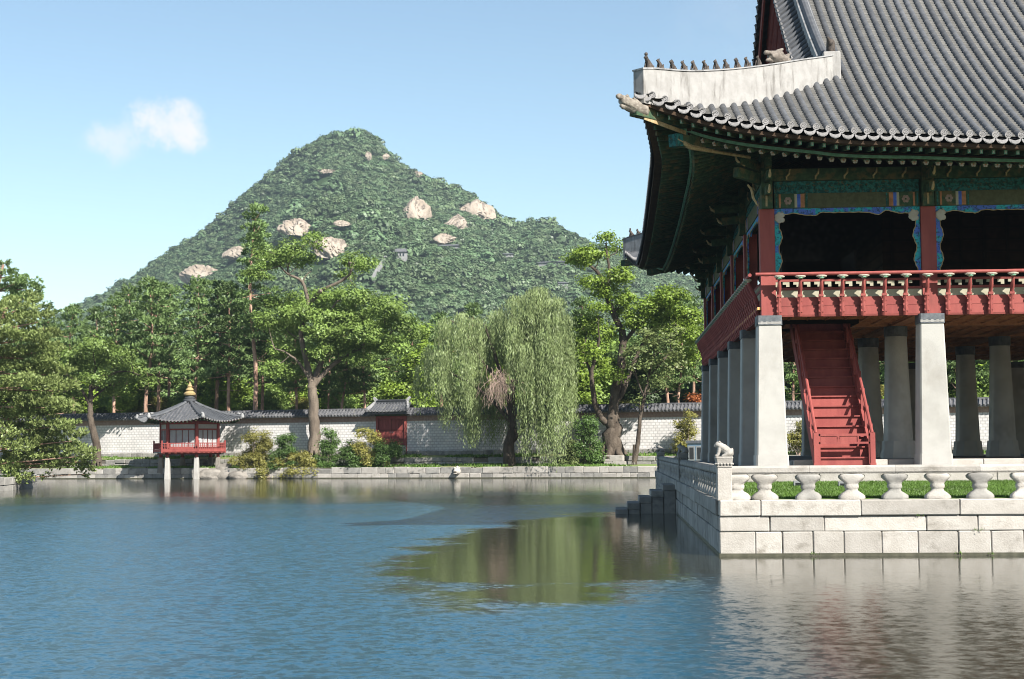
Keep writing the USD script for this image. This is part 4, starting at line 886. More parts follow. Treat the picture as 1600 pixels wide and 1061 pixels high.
# ---- eaves: round rafters, square flying rafters, boards
def eaves(mp, smax, mk_end, Z):
    SPR = .345; n = int((smax-1.0)/SPR)
    def zfl(s): return float(Z(s))-.10
    def zro(s): return float(Z(s))-.29+.14*exp(-(s-.85)/1.5)
    def ofs(s): return float(off(s))
    ss = [1.15+SPR*i for i in range(n)]
    def inner(s, v, smin): return max(s, smin+.05*s)
    tot = MB()
    for s in ss:
        v0 = ofs(s)+.30; si = inner(s, 47.0, 3.85+.12*s) if s < 4.5 else s; z0 = zfl(s)
        if s < 4.5: si = s+(max(s, 5.0)-s)*.42
        ve = max(v0+.3, min(47.1, si+DD-.1)); fr = put('flying_rafter', MB().bar((s, v0, z0), (si, ve, z0+.15*(ve-v0)), .10, .13), 'green', P, mp)
        if mp is mS: put('rafter_end_paint', MB().bar((s-.0, v0-.012, z0), (s, v0-.001, z0), .085, .115), 'green_pale', fr, mp)
        if mp is mS: put('rafter_end_paint', MB().bar((s-.0, v0-.018, z0), (s, v0-.011, z0), .03, .06), 'flower', fr, mp)
    for s in ss[1:]:
        v0 = ofs(s)+1.28; z0 = zro(s)
        if v0 > s+DD-.05: continue
        si = max(s, 6.35+.05*s) if s < 6.6 else s
        rf = put('round_rafter', MB().tube([(s, v0, z0), (si, 50.0, z0+(12.85-z0 if s < 6 else 1.65))], .085, 10), 'green', P, mp, smooth=40)
        if mp is mS:
            e = MB()
            for k in range(5): e.lathe([(.0, 0), (.036, 0), (.036, .006), (0, .006)], 8, (.048*cos(k*2*pi/5+.3), .048*sin(k*2*pi/5+.3), 0))
            V, Fc = e.done(); put('rafter_flower', (np.c_[V[:, 0]+s, v0-.002-V[:, 2], V[:, 1]+z0], Fc), 'flower', rf, mp)
            V, Fc = MB().lathe([(.0, .011), (.022, .011), (.022, 0)], 8).done(); put('flower_heart', (np.c_[V[:, 0]+s, v0-.002-V[:, 2], V[:, 1]+z0], Fc), 'brick_red', rf, mp)
    xs = np.linspace(.9, smax, 60)
    xi = np.linspace(2.2, smax, 56)
    def band(name, fa, fb, fz, mk, xs=xs):               # boards that follow the eave
        V = []
        for s in xs: V += [(s, fa(s), fz(s)[0]), (s, fa(s), fz(s)[1]), (s, fb(s), fz(s)[1]), (s, fb(s), fz(s)[0])]
        put(name, (np.array(V), np.array([(i*4+k, i*4+(k+1) % 4, (i+1)*4+(k+1) % 4, (i+1)*4+k) for i in range(len(xs)-1) for k in range(4)])), mk, P, mp)
    band('eave_board', lambda s: ofs(s)+.06, lambda s: ofs(s)+.34, lambda s: (zfl(s)+.068, zfl(s)+.17), 'eave_brown')
    band('eave_edge_strip', lambda s: ofs(s)+1.17, lambda s: ofs(s)+1.24, lambda s: (zro(s)+.09, zro(s)+.17), 'green_pale', xi)
    band('inner_eave_board', lambda s: ofs(s)+1.24, lambda s: ofs(s)+1.36, lambda s: (zro(s)+.088, zro(s)+.24), 'eave_brown', xi)
    def soffit(name, va, vb, dz, mk, xs=xs):
        V = []
        for s in xs: V += [(s, va(s), dz(s, 0)), (max(s, min(vb(s)-DD, 6.6)) if s < 6.6 else s, vb(s), dz(s, 1))]
        put(name, (np.array(V), np.array([(2*i, 2*i+1, 2*i+3, 2*i+2) for i in range(len(xs)-1)])), mk, P, mp)
    soffit('soffit_boards', lambda s: ofs(s)+.1, lambda s: 47.3, lambda s, e: zfl(s)+.07+.34*e, 'green')
    soffit('inner_soffit_boards', lambda s: ofs(s)+1.3, lambda s: 50.0, lambda s, e: zro(s)+.10 if not e else zro(s)+.1+(12.85-zro(s) if s < 6 else 1.65), 'green', xi)
eaves(mS, 14.6, 1, ZT); eaves(mW, 19.1, 0, ZW); eaves(mWN, 19.1, 0, ZW); eaves(mN, 9.0, 0, ZT)
hr = put('hip_rafter', MB().bar((.78, .78+DD, 12.38), (4.9, 4.9+DD, 12.15), .28, .30).bar((2.1, 2.1+DD, 11.72), (6.2, 6.2+DD, 12.3), .30, .34), 'green', P)
put('hip_rafter_edge', MB().bar((1.1, 1.1+DD-.14, 12.20), (2.35, 2.35+DD-.15, 11.98), .03, .12).tube([(2.05, 2.05+DD-.16, 11.74), (2.5, 2.5+DD-.16, 11.58), (3.4, 3.4+DD-.17, 11.58), (4.4, 4.4+DD-.17, 11.60)], [.07, .08, .05, .05], 6), 'ochre', hr)
put('hip_rafter_tip', MB().bar((1.95, 1.95+DD-.02, 11.72), (2.15, 2.15+DD-.02, 11.74), .32, .36), 'scroll', hr)
t = sculpt([[(1.05, 1.05+DD, 12.42, .21), (.75, .75+DD, 12.50, .20), (.52, .52+DD, 12.60, .16)], [(.52, .52+DD, 12.66, .12), (.36, .36+DD, 12.70, .08)], [(.6, .6+DD, 12.46, .11), (.45, .45+DD, 12.44, .07)], [(.62, .52+DD, 12.74, .06)], [(.52, .62+DD, 12.74, .06)], [(.9, .9+DD, 12.6, .12), (.8, .8+DD, 12.72, .05)]], .04, 3)
t.vertices += (meshkit.fbm(t.vertices*8, 3, 1)-.5)[:, None]*.07
put('hip_rafter_head', t, 'dragon', hr, smooth=True)
put('hip_rafter', MB().bar((.78, .78+DD, 12.38), (4.9, 4.9+DD, 12.15), .28, .30).bar((2.1, 2.1+DD, 11.72), (6.2, 6.2+DD, 12.3), .30, .34), 'green', P, mWN)
# ------------------------------------------------------------------ small hexagonal pavilion standing half in the pond
def hexpav():
    cx, cy = -42.55, sh(-42.55, 1.0); base = radians(-90)+radians(13.5)+.27
    t = thing('hexagonal_pavilion', 'small red hexagonal pavilion with grey tiled roof and gilt finial standing half in the pond', 'pavilion', (cx, cy, 0))
    A = [base+k*pi/3 for k in range(6)]; c = lambda R, k: np.array([R*cos(A[k % 6]), R*sin(A[k % 6])])
    for k in range(6):
        x, y = c(2.95, k)
        obj('stone_post', MB().frustum(x, y, -.8 if k in (0, 5, 1) else .6, 2.15, .62, .42, c=.06), G['pillar' if k in (0, 5) else 'shore_rock'], t)
        obj('wood_column', MB().tube([(x, y, 2.12), (x, y, 5.75)], .17, 10), G['red'], t, smooth=40)
    hexa = lambda R, z0, z1: MB().add([(*c(R, k), z) for z in (z0, z1) for k in range(6)], [(k, (k+1) % 6, 6+(k+1) % 6, 6+k) for k in range(6)]).add([(*c(R, k), z1) for k in range(6)]+[(0, 0, z1)], [(k, (k+1) % 6, 6) for k in range(6)]).add([(*c(R, k), z0) for k in range(6)]+[(0, 0, z0)], [(k, (k+1) % 6, 6) for k in range(6)])
    obj('floor_deck', hexa(3.75, 2.72, 2.92), G['red'], t); obj('floor_joists', hexa(3.3, 2.45, 2.72), G['dark_red'], t)
    obj('ceiling', hexa(3.1, 5.70, 5.80), G['dark_red'], t)
    for k in range(6):
        p, q = c(2.95, k), c(2.95, k+1); d = (q-p)/np.linalg.norm(q-p); L = np.linalg.norm(q-p); nrm = np.array([d[1], -d[0]])
        ax = lambda u, z, o=0: (*(p+d*u+nrm*o), z)
        w_ = obj('window_wall', MB().bar(ax(.17, 3.05), ax(L-.17, 3.05), .10, .25).bar(ax(.17, 4.95), ax(L-.17, 4.95), .12, .16).bar(ax(.17, 5.6), ax(L-.17, 5.6), .14, .28).bar(ax(.17, 3.18), ax(L-.17, 3.18), .09, .08), G['red'], t)
        n = 4
        for j in range(n):
            u0, u1 = .2+(L-.4)*j/n, .2+(L-.4)*(j+1)/n
            obj('paper_window', MB().bar(ax(u0+.03, 4.04, -.02), ax(u1-.03, 4.04, -.02), .03, 1.66), G['paper'], w_)
            obj('window_stile', MB().bar(ax(u0+.0, 4.04), ax(u0+.055, 4.04), .07, 1.66), G['dark_red'], w_)
            m = MB()
            for z in np.arange(3.45, 4.85, .22): m.bar(ax(u0+.05, z, .005), ax(u1-.05, z, .005), .02, .018)
            for uu in np.linspace(u0+.05, u1-.05, 5)[1:-1]: m.bar(ax(uu-.008, 4.04, .005), ax(uu+.008, 4.04, .005), .02, 1.6)
            obj('window_lattice', m, G['paper'], w_)
        obj('transom_panel', MB().bar(ax(.2, 5.25), ax(L-.2, 5.25), .04, .42), G['paper'], w_)
        p2, q2 = c(3.68, k), c(3.68, k+1); d2 = (q2-p2)/np.linalg.norm(q2-p2); L2 = np.linalg.norm(q2-p2)
        r_ = obj('railing', MB().bar((*p2, 3.56), (*q2, 3.56), .09, .09).bar((*p2, 3.30), (*q2, 3.30), .05, .05).bar((*p2, 2.98), (*q2, 2.98), .07, .10), G['red'], t)
        obj('corner_post', MB().box(p2[0]-.07, p2[0]+.07, p2[1]-.07, p2[1]+.07, 2.6, 3.85), G['red'], t)
        m = MB()
        for j in range(1, 13): a = p2+d2*L2*j/13; m.box(a[0]-.03, a[0]+.03, a[1]-.03, a[1]+.03, 3.0, 3.55)
        obj('balusters', m, G['red'], r_, kind='stuff')
        sc = MB()
        for j in range(12): a, b = p2+d2*L2*(j+.05)/12, p2+d2*L2*(j+.95)/12; sc.bar((*a, 2.68+.05*(j % 2)), (*b, 2.68+.05*(j % 2)), .03, .2)
        obj('scalloped_apron', sc, G['plaster_worn'] if k not in (5, 0) else G['dark_red'], r_)
    # roof: six curved faces with tile rows, corners lifted
    def rz(R, a):                                        # height over the plan, a = 0 on a corner .. 1 mid edge
        u = R/5.45; return 7.95-2.22*u**.82+.38*u**4*(1-a)**2
    def rp(k, w, u):                                     # w in 0..1 along the edge, u in 0..1 from the apex
        p = (c(5.45, k)*(1-w)+c(5.45, k+1)*w)*u*(1-.035*sin(pi*w)*u); a = 1-abs(2*w-1); return np.array([p[0], p[1], rz(5.45*u, a)])
    rf = None
    for k in range(6):
        ws, us = np.linspace(0, 1, 13), np.linspace(.04, 1, 14)
        V = [rp(k, w, u) for w in ws for u in us]; n = len(us)
        F_ = np.array([(i*n+j, i*n+j+1, (i+1)*n+j+1, (i+1)*n+j) for i in range(len(ws)-1) for j in range(n-1)])
        if rf is None: rf = obj('roof', (np.array(V), F_), G['tile_far'], t, smooth=True)
        else: obj('roof_face', (np.array(V), F_), G['tile_far'], rf, smooth=True)
        nr = 15
        for j in range(nr):
            w = (j+.5)/nr; e = p0 = rp(k, w, 1.0)
            edge = c(5.45, k+1)-c(5.45, k); inw = -np.array([cos((A[k]+A[(k+1) % 6])/2+(pi if abs(A[k]-A[(k+1) % 6]) > 4 else 0)), sin((A[k]+A[(k+1) % 6])/2+(pi if abs(A[k]-A[(k+1) % 6]) > 4 else 0))])
            pts = []
            um = max(.06, 1-2*min(w, 1-w)*1.0)
            for u in np.linspace(1.01, max(um, .08), 9):
                ww = .5+(w-.5)/u
                if not 0 <= ww <= 1: break
                pts.append(rp(k, ww, u)+np.array([0, 0, .04]))
            if len(pts) > 1:
                obj('tile_row', MB().tube(pts, .085, 6), G['tile'], rf, smooth=50)
                obj('end_tile', MB().tube([pts[0], pts[0]-(pts[1]-pts[0])*.05], .10, 8), G['tile_face'], rf)
        for_ = [rp(k, 0, u)+np.array([0, 0, .10]) for u in np.linspace(.06, 1, 12)]
        obj('hip_ridge', MB().tube(for_, [.16]*12, 8), G['tile'], rf, smooth=40)
        e = for_[-1]; obj('ridge_end_tile', sculpt([[(*e, .2), (*(e+np.array([0, 0, .25])), .12)], [(*(e*np.array([.94, .94, 1])+np.array([0, 0, .3])), .12), (*(e*np.array([.9, .9, 1])+np.array([0, 0, .34])), .08)]], .07, 2), G['plaster_worn'], rf, smooth=True)
        m = MB()
        for j in range(12):
            w = (j+.5)/12; a = rp(k, w, .985); b = np.array([*(c(2.9, k)*(1-w)+c(2.9, k+1)*w), 5.98]); m.bar(a-np.array([0, 0, .16]), b, .09, .11)
        obj('rafters', m, G['green'], rf, kind='stuff')
        V = [rp(k, w, .99)-np.array([0, 0, .09]) for w in ws]+[np.array([*(c(2.9, k)*(1-w)+c(2.9, k+1)*w), 6.08]) for w in ws]; n = len(ws)
        obj('soffit', (np.array(V), np.array([(i, i+1, n+i+1, n+i) for i in range(n-1)])), G['dark_red'], rf)
    obj('finial_base', MB().lathe([(0, 7.80), (.62, 7.80), (.66, 8.0), (.5, 8.06), (.56, 8.2), (.42, 8.26), (.42, 8.36), (0, 8.36)], 16), G['tile'], rf, smooth=40)
    obj('finial', MB().lathe([(.30, 8.34), (.58, 8.46), (.62, 8.62), (.40, 8.80), (.30, 8.88), (.42, 8.98), (.30, 9.16), (.20, 9.24), (.27, 9.34), (.10, 9.62), (.0, 9.9)], 18), G['bronze'], rf, smooth=40)
hexpav()
for i, (px, o, sx, sy, sz, lab) in enumerate(((330, .1, 1.5, .9, .8, 'broad pale rock at the waterline right of the small pavilion posts'), (352, .6, 1.1, .8, 1.25, 'pointed pale rock leaning on the bank beside the small pavilion'), (372, -.1, 1.0, .7, .55, 'low rock at the waterline under the left end of the shrubs'), (312, .9, .9, .7, .9, 'dark rock in the shade under the small pavilion'), (1060, 6.3, .7, .4, .5, 'grey stone block lying on the upper bank under the pale sapling'))):
    Y = sh(-40, o); d = ray(px, 740); x = d[0]/(d[1]-SL*d[0])*(141.7+o); 
    m = trimesh.creation.icosphere(3); v = m.vertices*(1+.6*(meshkit.fbm(m.vertices*1.6+i*4, 4, 3)-.5)[:, None])*np.array([sx, sy, sz]); r = thing('shore_rock', lab, 'rock', (x, sh(x, o), 2.0 if i == 4 else .25)); obj('rock_body', (v, m.faces), G['shore_rock'], r, smooth=35)

# ------------------------------------------------------------------ red gate in the palace wall
gx = -22.05; gt = thing('wall_gate', 'small red wooden double door gate under its own tiled roof in the palace wall', 'gate', (gx, sh(gx, WALL_O), 2.2), SA)
hw = 1.55
obj('gate_frame', MB().box(-hw-.12, -hw+.12, .1, .6, .0, 4.0).box(hw-.12, hw+.12, .1, .6, .0, 4.0).box(-hw, hw, .12, .58, 3.6, 4.0).box(-hw, hw, .12, .58, 1.05, 1.3), G['red'], gt)
obj('gate_sill', stone_box(-hw-.1, hw+.1, -.25, .9, .0, .95, .03), G['granite_grey'], gt)
for s in (-1, 1):
    a, b = (-hw+.14, -.02) if s < 0 else (.02, hw-.14)
    lf = obj('door_leaf', MB().box(a, b, .30, .38, 1.3, 3.6), G['dark_red'], gt)
    for k in range(4): u = a+(b-a)*k/4; obj('door_board', MB().box(u+.015, u+(b-a)/4-.015, .27, .30, 1.32, 3.58), G['red'], lf)
    [obj('door_rail', MB().box(a, b, .24, .269, z0, z1), G['dark_red'], lf) for z0, z1 in ((1.5, 1.66), (2.45, 2.6))]
    obj('door_ring', MB().tube([(s*.12+.07*cos(t), .225, 2.3+.07*sin(t)) for t in np.linspace(0, 2*pi, 10)], .014, 5), G['iron'], lf)
gr = obj('gate_roof', MB().add([(-2.35, -1.1, 4.35), (2.35, -1.1, 4.35), (2.0, .35, 5.25), (-2.0, .35, 5.25), (-2.35, 1.8, 4.35), (2.35, 1.8, 4.35)], [(0, 1, 2, 3), (3, 2, 5, 4)]).box(-2.2, 2.2, -.9, 1.6, 4.1, 4.3), G['tile_far'], gt)
for k in range(13):
    x = -2.25+4.5*k/12; obj('tile_row', MB().tube([(x, -1.15, 4.40+.10*(abs(x)/2.25)**3), (x*.95, -.5, 4.72), (x*.9, .3, 5.28)], .095, 6), G['tile'], gr, smooth=50); obj('end_tile', MB().tube([(x, -1.15, 4.40+.10*(abs(x)/2.25)**3), (x, -1.18, 4.385+.10*(abs(x)/2.25)**3)], .11, 8), G['tile_face'], gr)
obj('roof_ridge', MB().box(-1.75, 1.75, .2, .5, 5.2, 5.62).box(-1.6, 1.6, .12, .58, 5.5, 5.56), G['tile'], gr)
for s in (-1, 1): obj('ridge_end', MB().bar((s*1.65, .35, 5.45), (s*2.0, .35, 5.85), .34, .34, w2=.2, h2=.2).bar((s*1.8, .2, 5.3), (s*2.25, -.9, 4.6), .2, .28), G['plaster_worn'], gr)
obj('gate_brackets', MB().box(-1.7, 1.7, -.1, .8, 3.95, 4.1).bar((-1.5, -.6, 4.15), (1.5, -.6, 4.15), .12, .14), G['green'], gr)

# booth, planter, spout, mountain huts
bx = 7.75; bo = thing('guard_booth', 'small blue grey booth with two dark panes beside the big pavilion', 'booth', (bx, sh(bx, 2.2), 1.15), SA)
obj('booth_body', MB().box(-.75, .75, 0, 1.4, 0, 1.95), G['bluepaint'], bo)
for s in (-1, 1):
    lf = obj('booth_door', MB().box(s*.36-.31, s*.36+.31, -.05, -.003, .08, 1.72), G['metal'], bo); obj('door_glass', MB().box(s*.36-.2, s*.36+.2, -.06, -.052, .5, 1.58), G['darkglass'], lf)
obj('booth_roof', MB().box(-.88, .88, -.14, 1.5, 1.952, 2.22), G['iron'], bo)
pl = thing('stone_planter', 'low granite block kerb holding the earth round the foot of the big forked tree', 'planter', (0, sh(0, 3.2), 1.1), SA)
for a, b, z0, z1 in ((-2.6, -1.35, .42, .95), (-1.34, .0, .42, .98), (.01, 1.3, .42, .96), (-2.5, -.9, 0, .41), (-.55, .3, 0, .40), (.32, 1.5, .0, .41)): obj('kerb_stone', stone_box(a, b, -.35, .25, z0, z1, .03, .02, rng), G['granite'], pl)
obj('planter_soil', MB().box(-2.5, 1.2, .2, 3.2, .0, .9), G['soil'], pl)
spx = -14.45; so = thing('stone_spout', 'round pale stone water spout carved on the edge of the far bank', 'water spout', (spx, sh(spx, -.1), .55), SA)
obj('spout_head', sculpt([[(0, .5, .15, .36), (0, 0, .12, .34), (0, -.28, .10, .26)], [(-.22, 0, .42, .12)], [(.22, 0, .42, .12)], [(0, .1, .5, .14)]], .07, 3), G['granite'], so, smooth=True)
obj('spout_mouth', MB().lathe([(0, -.02), (.17, -.02), (.17, .05), (0, .05)], 12).done() if False else trimesh.creation.icosphere(2, .15).apply_scale((1.2, .35, .65)).apply_translation((0, -.50, .06)), G['mortar'], so)
obj('spout_lip', trimesh.creation.icosphere(2, .17).apply_scale((1.2, .6, .35)).apply_translation((0, -.48, -.09)), G['granite'], so)
for px, py, w_, h_, lab, cat in ((627, 408, 7.5, 6.0, 'small grey roofed hut in the mountain forest above the steep pale steps', 'hut'), (698, 393, 17, 3.2, 'low long building roof in the trees at the middle of the mountain', 'building'), (862, 417, 20, 2.6, 'long pale building among the trees on the right slope of the mountain', 'building'), (793, 404, 9, 2.4, 'small pale building among trees on the right part of the mountain', 'building'), (880, 450, 7, 2.6, 'tiny white building low on the mountain left of the forked tree top', 'building')):
    c = hit(px, py+4)
    if c is None: continue
    z = c[2]+3.0; h = thing('hillside_hut', lab, cat, (c[0], c[1]-5, z), rng.uniform(-.3, .3))
    obj('wall', MB().box(-w_/2, w_/2, 0, 5, -6, h_*.6), G['plaster_worn'], h)
    rf = obj('roof', MB().add([(-w_*.58, -.9, h_*.6), (w_*.58, -.9, h_*.6), (w_*.45, 2.5, h_), (-w_*.45, 2.5, h_), (-w_*.58, 6, h_*.6), (w_*.58, 6, h_*.6), ], [(0, 1, 2, 3), (3, 2, 5, 4), (0, 4, 5, 1)]), G['tile_far'], h)
    for k in range(3): obj('window', MB().box(-w_*.3+k*w_*.25, -w_*.3+k*w_*.25+w_*.12, -.05, -.002, h_*.15, h_*.45), G['darkglass'], h)
pa_ = [hit(*q) for q in ((584, 445), (588, 436), (593, 428), (598, 420), (604, 412))]
fp = thing('mountain_steps', 'steep pale line of steps climbing through the forest below the mountain hut', 'steps', tuple(pa_[0]))
for a, b in zip(pa_, pa_[1:]):
    n = 5
    for k in range(n):
        p = a+(b-a)*k/n+np.array([0, -3, 4.6]); q = a+(b-a)*(k+1)/n+np.array([0, -3, 4.6]); obj('step_wall', MB().box(p[0]-.7, p[0]+.7, p[1], q[1]+.5, p[2]-3.5, p[2]+.2), G['plaster_worn'], fp, w=True)
# left islet with its stone edge
isl = thing('islet', None, None, (-50, 118, 0), kind='structure')
ring = [(-44.0, 107.9), (-43.9, 111), (-44.8, 115), (-45.6, 119.5), (-47, 124), (-52, 127), (-60, 127), (-66, 118), (-62, 107), (-54, 104.5), (-47, 105.5)]
obj('islet_ground', trimesh.convex.convex_hull([(x, y, z) for x, y in ring for z in (-1, .95)]), G['ground'], isl, w=True)
for k in range(len(ring)):
    p, q = np.array(ring[k]), np.array(ring[(k+1) % len(ring)]); L = np.linalg.norm(q-p); d = (q-p)/L; u = 0
    if k > 5: continue
    while u < L-.1:
        l = min(rng.uniform(.7, 1.5), L-u)
        for z0, z1 in ((-.5, .38), (.39, .98)):
            b = stone_box(.01, l-.01, -.25, .25, z0, z1+rng.uniform(-.06, .03), .04, .03, rng); v = rotz_pts(b.vertices, atan2(d[1], d[0]))+np.array([*(p+d*u), 0]); obj('stone', (v, b.faces), G['granite_grey'], isl, w=True)
        u += l
# ------------------------------------------------------------------ trees and shrubs
def W(px, py, Y): d = ray(px, py); return np.array([0, 0, EYE])+d*Y/d[1]
def quads(C, N, s, aspect, g, along=None):
    """leaf faces: centres, normals, half sizes"""
    n = len(C); a = g.normal(0, 1, (n, 3)) if along is None else along+g.normal(0, .25, (n, 3))
    t1 = np.cross(N, a); t1 /= np.maximum(np.linalg.norm(t1, axis=1, keepdims=True), 1e-6); t2 = np.cross(N, t1); t2 /= np.maximum(np.linalg.norm(t2, axis=1, keepdims=True), 1e-6)
    s = np.asarray(s).reshape(-1, 1); V = np.stack([C+t2*s, C+t1*s*aspect, C-t2*s, C-t1*s*aspect], 1).reshape(-1, 3)
    i = np.arange(n)*4; return V, np.vstack([np.c_[i, i+1, i+2], np.c_[i, i+2, i+3]])
def foliage(cl, density, size, seed, aspect=.6, sub=.55, flat=.6, per=26):
    """cl: (x, y, z, rx, ry, rz) clumps; leaves gather in small twigs spread over each clump"""
    g = np.random.default_rng(seed); C, N = [], []
    for x, y, z, rx, ry, rz in cl:
        m = max(3, int(density*17*(rx*ry+ry*rz+rx*rz)/3/(sub*sub)*.9))
        u = g.normal(0, 1, (m, 3)); u /= np.linalg.norm(u, axis=1, keepdims=True); rr = g.uniform(.30, 1.0, (m, 1))**.45
        tc = np.array([x, y, z])+u*rr*np.array([rx, ry, rz])*(1+.25*g.normal(0, 1, (m, 1))*.5)
        k = g.integers(per//2, per+per//2, m); cc = np.repeat(tc, k, 0); uu = np.repeat(u, k, 0)
        o = g.normal(0, sub*.55, (len(cc), 3)); o[:, 2] *= flat; C.append(cc+o); nn = g.normal(0, 1, (len(cc), 3))*.36+uu*.6+np.array([0, 0, .55]); N.append(nn/np.linalg.norm(nn, axis=1, keepdims=True))
    C, N = np.vstack(C), np.vstack(N)
    return quads(C, N, size*g.uniform(.6, 1.25, len(C)), aspect, g)
def needles(pads, density, size, seed):
    """pine cushions: flat pads with tufts of needles pointing up and outwards"""
    g = np.random.default_rng(seed); C, A = [], []
    for x, y, z, rx, ry, rz in pads:
        m = max(8, int(density*rx*ry*7.0)); th = g.uniform(0, 2*pi, m); r = np.sqrt(g.uniform(0, 1, m)); ux, uy = r*np.cos(th), r*np.sin(th)
        lump = (meshkit.noise(np.c_[ux*rx*1.1+x, uy*ry*1.1+y, np.full(m, z)], seed)-.5)*1.3
        uz = np.sqrt(np.maximum(0, 1-r*r))*g.uniform(-.35, 1, m)+lump*.6
        c = np.array([x, y, z])+np.c_[ux*rx, uy*ry, uz*rz]; k = 5
        cc = np.repeat(c, k, 0); out = np.repeat(np.c_[ux*.7, uy*.7, np.full(m, .55)], k, 0)+g.normal(0, .55, (m*k, 3)); out /= np.linalg.norm(out, axis=1, keepdims=True)
        C.append(cc+out*size*.6); A.append(out)
    C, A = np.vstack(C), np.vstack(A); N = g.normal(0, .6, A.shape)+A*.3+np.array([0, 0, .9]); N -= A*(N*A).sum(1, keepdims=True); N /= np.maximum(np.linalg.norm(N, axis=1, keepdims=True), 1e-6)
    t = np.cross(A, N); s = (size*g.uniform(.6, 1.2, len(C)))[:, None]
    V = np.stack([C-A*s*.6, C+t*s*.26, C+A*s*.6, C-t*s*.26], 1).reshape(-1, 3); i = np.arange(len(C))*4
    return V, np.vstack([np.c_[i, i+1, i+2], np.c_[i, i+2, i+3]])
def limb(mb, pts, r0, r1, g, n=8, wob=.0, sub=4):
    P = np.array(pts, float); t = np.linspace(0, 1, len(P)); tt = np.linspace(0, 1, (len(P)-1)*sub+1)
    f = PchipInterpolator(t, P) if len(P) > 2 else (lambda q: P[0]+(P[1]-P[0])*q[:, None])
    Q = f(tt)+g.normal(0, wob, (len(tt), 3)); Q[0] = P[0]; mb.tube(Q, np.linspace(r0, r1, len(tt)), n)
    return Q
def key_tree(name, label, base, limbs, clumps, Y, leafm, barkm, seed, density, size, depth=1.0, sub=.6, aspect=.6, flare=0, cat='tree', per=26):
    """limbs: ((px, py) list, r0, r1, depth drift); clumps: (px, py, rx, ry[, depth]) seen from the camera, given real depth about the trunk"""
    g = np.random.default_rng(seed); s = Y/F; b = np.array(base, float); t = thing(name, label, cat, tuple(b)); m = MB(); tips = []
    for pts, r0, r1, dy in limbs:
        L = len(pts); Q = limb(m, [W(px, py, Y+dy*k/max(1, L-1)) for k, (px, py) in enumerate(pts)], r0, r1, g, wob=r1*.25); tips.append(Q)
    if flare:
        for a in np.linspace(0, 2*pi, 8)[:-1]: m.tube([b+np.array([cos(a)*flare*.25, sin(a)*flare*.25, 1.9]), b+np.array([cos(a)*flare*.42, sin(a)*flare*.42, .9]), b+np.array([cos(a)*flare*.62, sin(a)*flare*.62, .3]), b+np.array([cos(a)*flare, sin(a)*flare, -.15])], [flare*.12, flare*.20, flare*.19, flare*.10], 8)
    cl = []
    allp = np.vstack(tips)
    for q in clumps:
        px, py, rx, ry = q[:4]; ry_ = depth*(rx+ry)/2*s; dy = q[4] if len(q) > 4 else g.uniform(-1, 1)*depth*2.6
        c = W(px, py, Y+dy); cl.append((*c, rx*s, max(ry_, rx*s*.7), ry*s))
        j = np.argmin(np.linalg.norm(allp-c-np.array([0, 0, -1.2]), axis=1)); a = allp[j]      # a twig carries the clump
        if np.linalg.norm(a-c) > .6: limb(m, [a, (a+c)/2+g.normal(0, .25, 3), c], .07, .02, g, 5, sub=2)
    obj('trunk', m, G[barkm], t, smooth=True, w=True)
    obj('crown', foliage(cl, density, size, seed+1, aspect, sub, per=per), G[leafm], t, w=True)
    return t
# big zelkova in front of the wall
YZ = float(sh(-29.3, 5.6))
ZB = W(490, 703, YZ); ZB[2] = 2.05
key_tree('zelkova_tree', 'large spreading green tree with a pale forked trunk, in the middle of the far bank', ZB,
 [([(490, 705), (492, 660), (489, 615), (487, 597)], .62, .42, 0), ([(487, 600), (478, 560), (470, 520), (482, 480), (472, 440), (450, 428), (437, 415)], .34, .06, -1.5), ([(450, 428), (452, 410), (462, 398)], .10, .04, -1), ([(472, 445), (477, 432), (486, 424)], .10, .03, 0),
  ([(489, 605), (505, 560), (540, 510), (556, 480), (562, 460)], .32, .06, 1.5), ([(500, 455), (510, 450), (535, 438), (548, 425), (545, 410), (570, 420)], .22, .05, -2), ([(482, 480), (492, 465), (502, 454)], .24, .2, -2), ([(489, 605), (520, 570), (560, 545), (600, 520), (640, 515)], .28, .05, 2), ([(486, 520), (510, 505), (520, 480), (528, 470)], .2, .05, -3), ([(487, 600), (460, 560), (430, 545)], .2, .05, -2)],
 [(457, 388, 26, 13), (489, 374, 15, 16), (428, 407, 26, 12), (412, 393, 16, 9), (440, 400, 18, 10), (470, 405, 24, 10), (552, 405, 20, 13), (572, 412, 20, 10), (541, 430, 14, 7), (478, 466, 34, 14), (515, 462, 26, 12), (550, 462, 34, 16), (598, 478, 38, 18), (624, 502, 28, 16), (648, 522, 18, 9), (526, 482, 34, 16), (465, 487, 36, 16), (449, 512, 30, 16), (503, 515, 30, 14), (563, 518, 38, 18), (597, 538, 32, 16), (440, 545, 26, 14), (484, 552, 30, 14), (500, 545, 22, 14), (430, 470, 26, 12), (418, 500, 22, 14), (530, 540, 34, 14), (560, 560, 28, 10), (622, 540, 22, 12), (455, 580, 24, 12), (425, 575, 18, 12), (580, 500, 36, 18), (400, 425, 16, 10), (505, 495, 30, 14), (545, 495, 34, 18)],
 YZ, 'broad', 'bark_grey', 31, .78, .135, 1.0, .6, .6, .95)
YS = float(sh(0, 4.6)); SB = W(956, 704, YS); SB[2] = 1.9
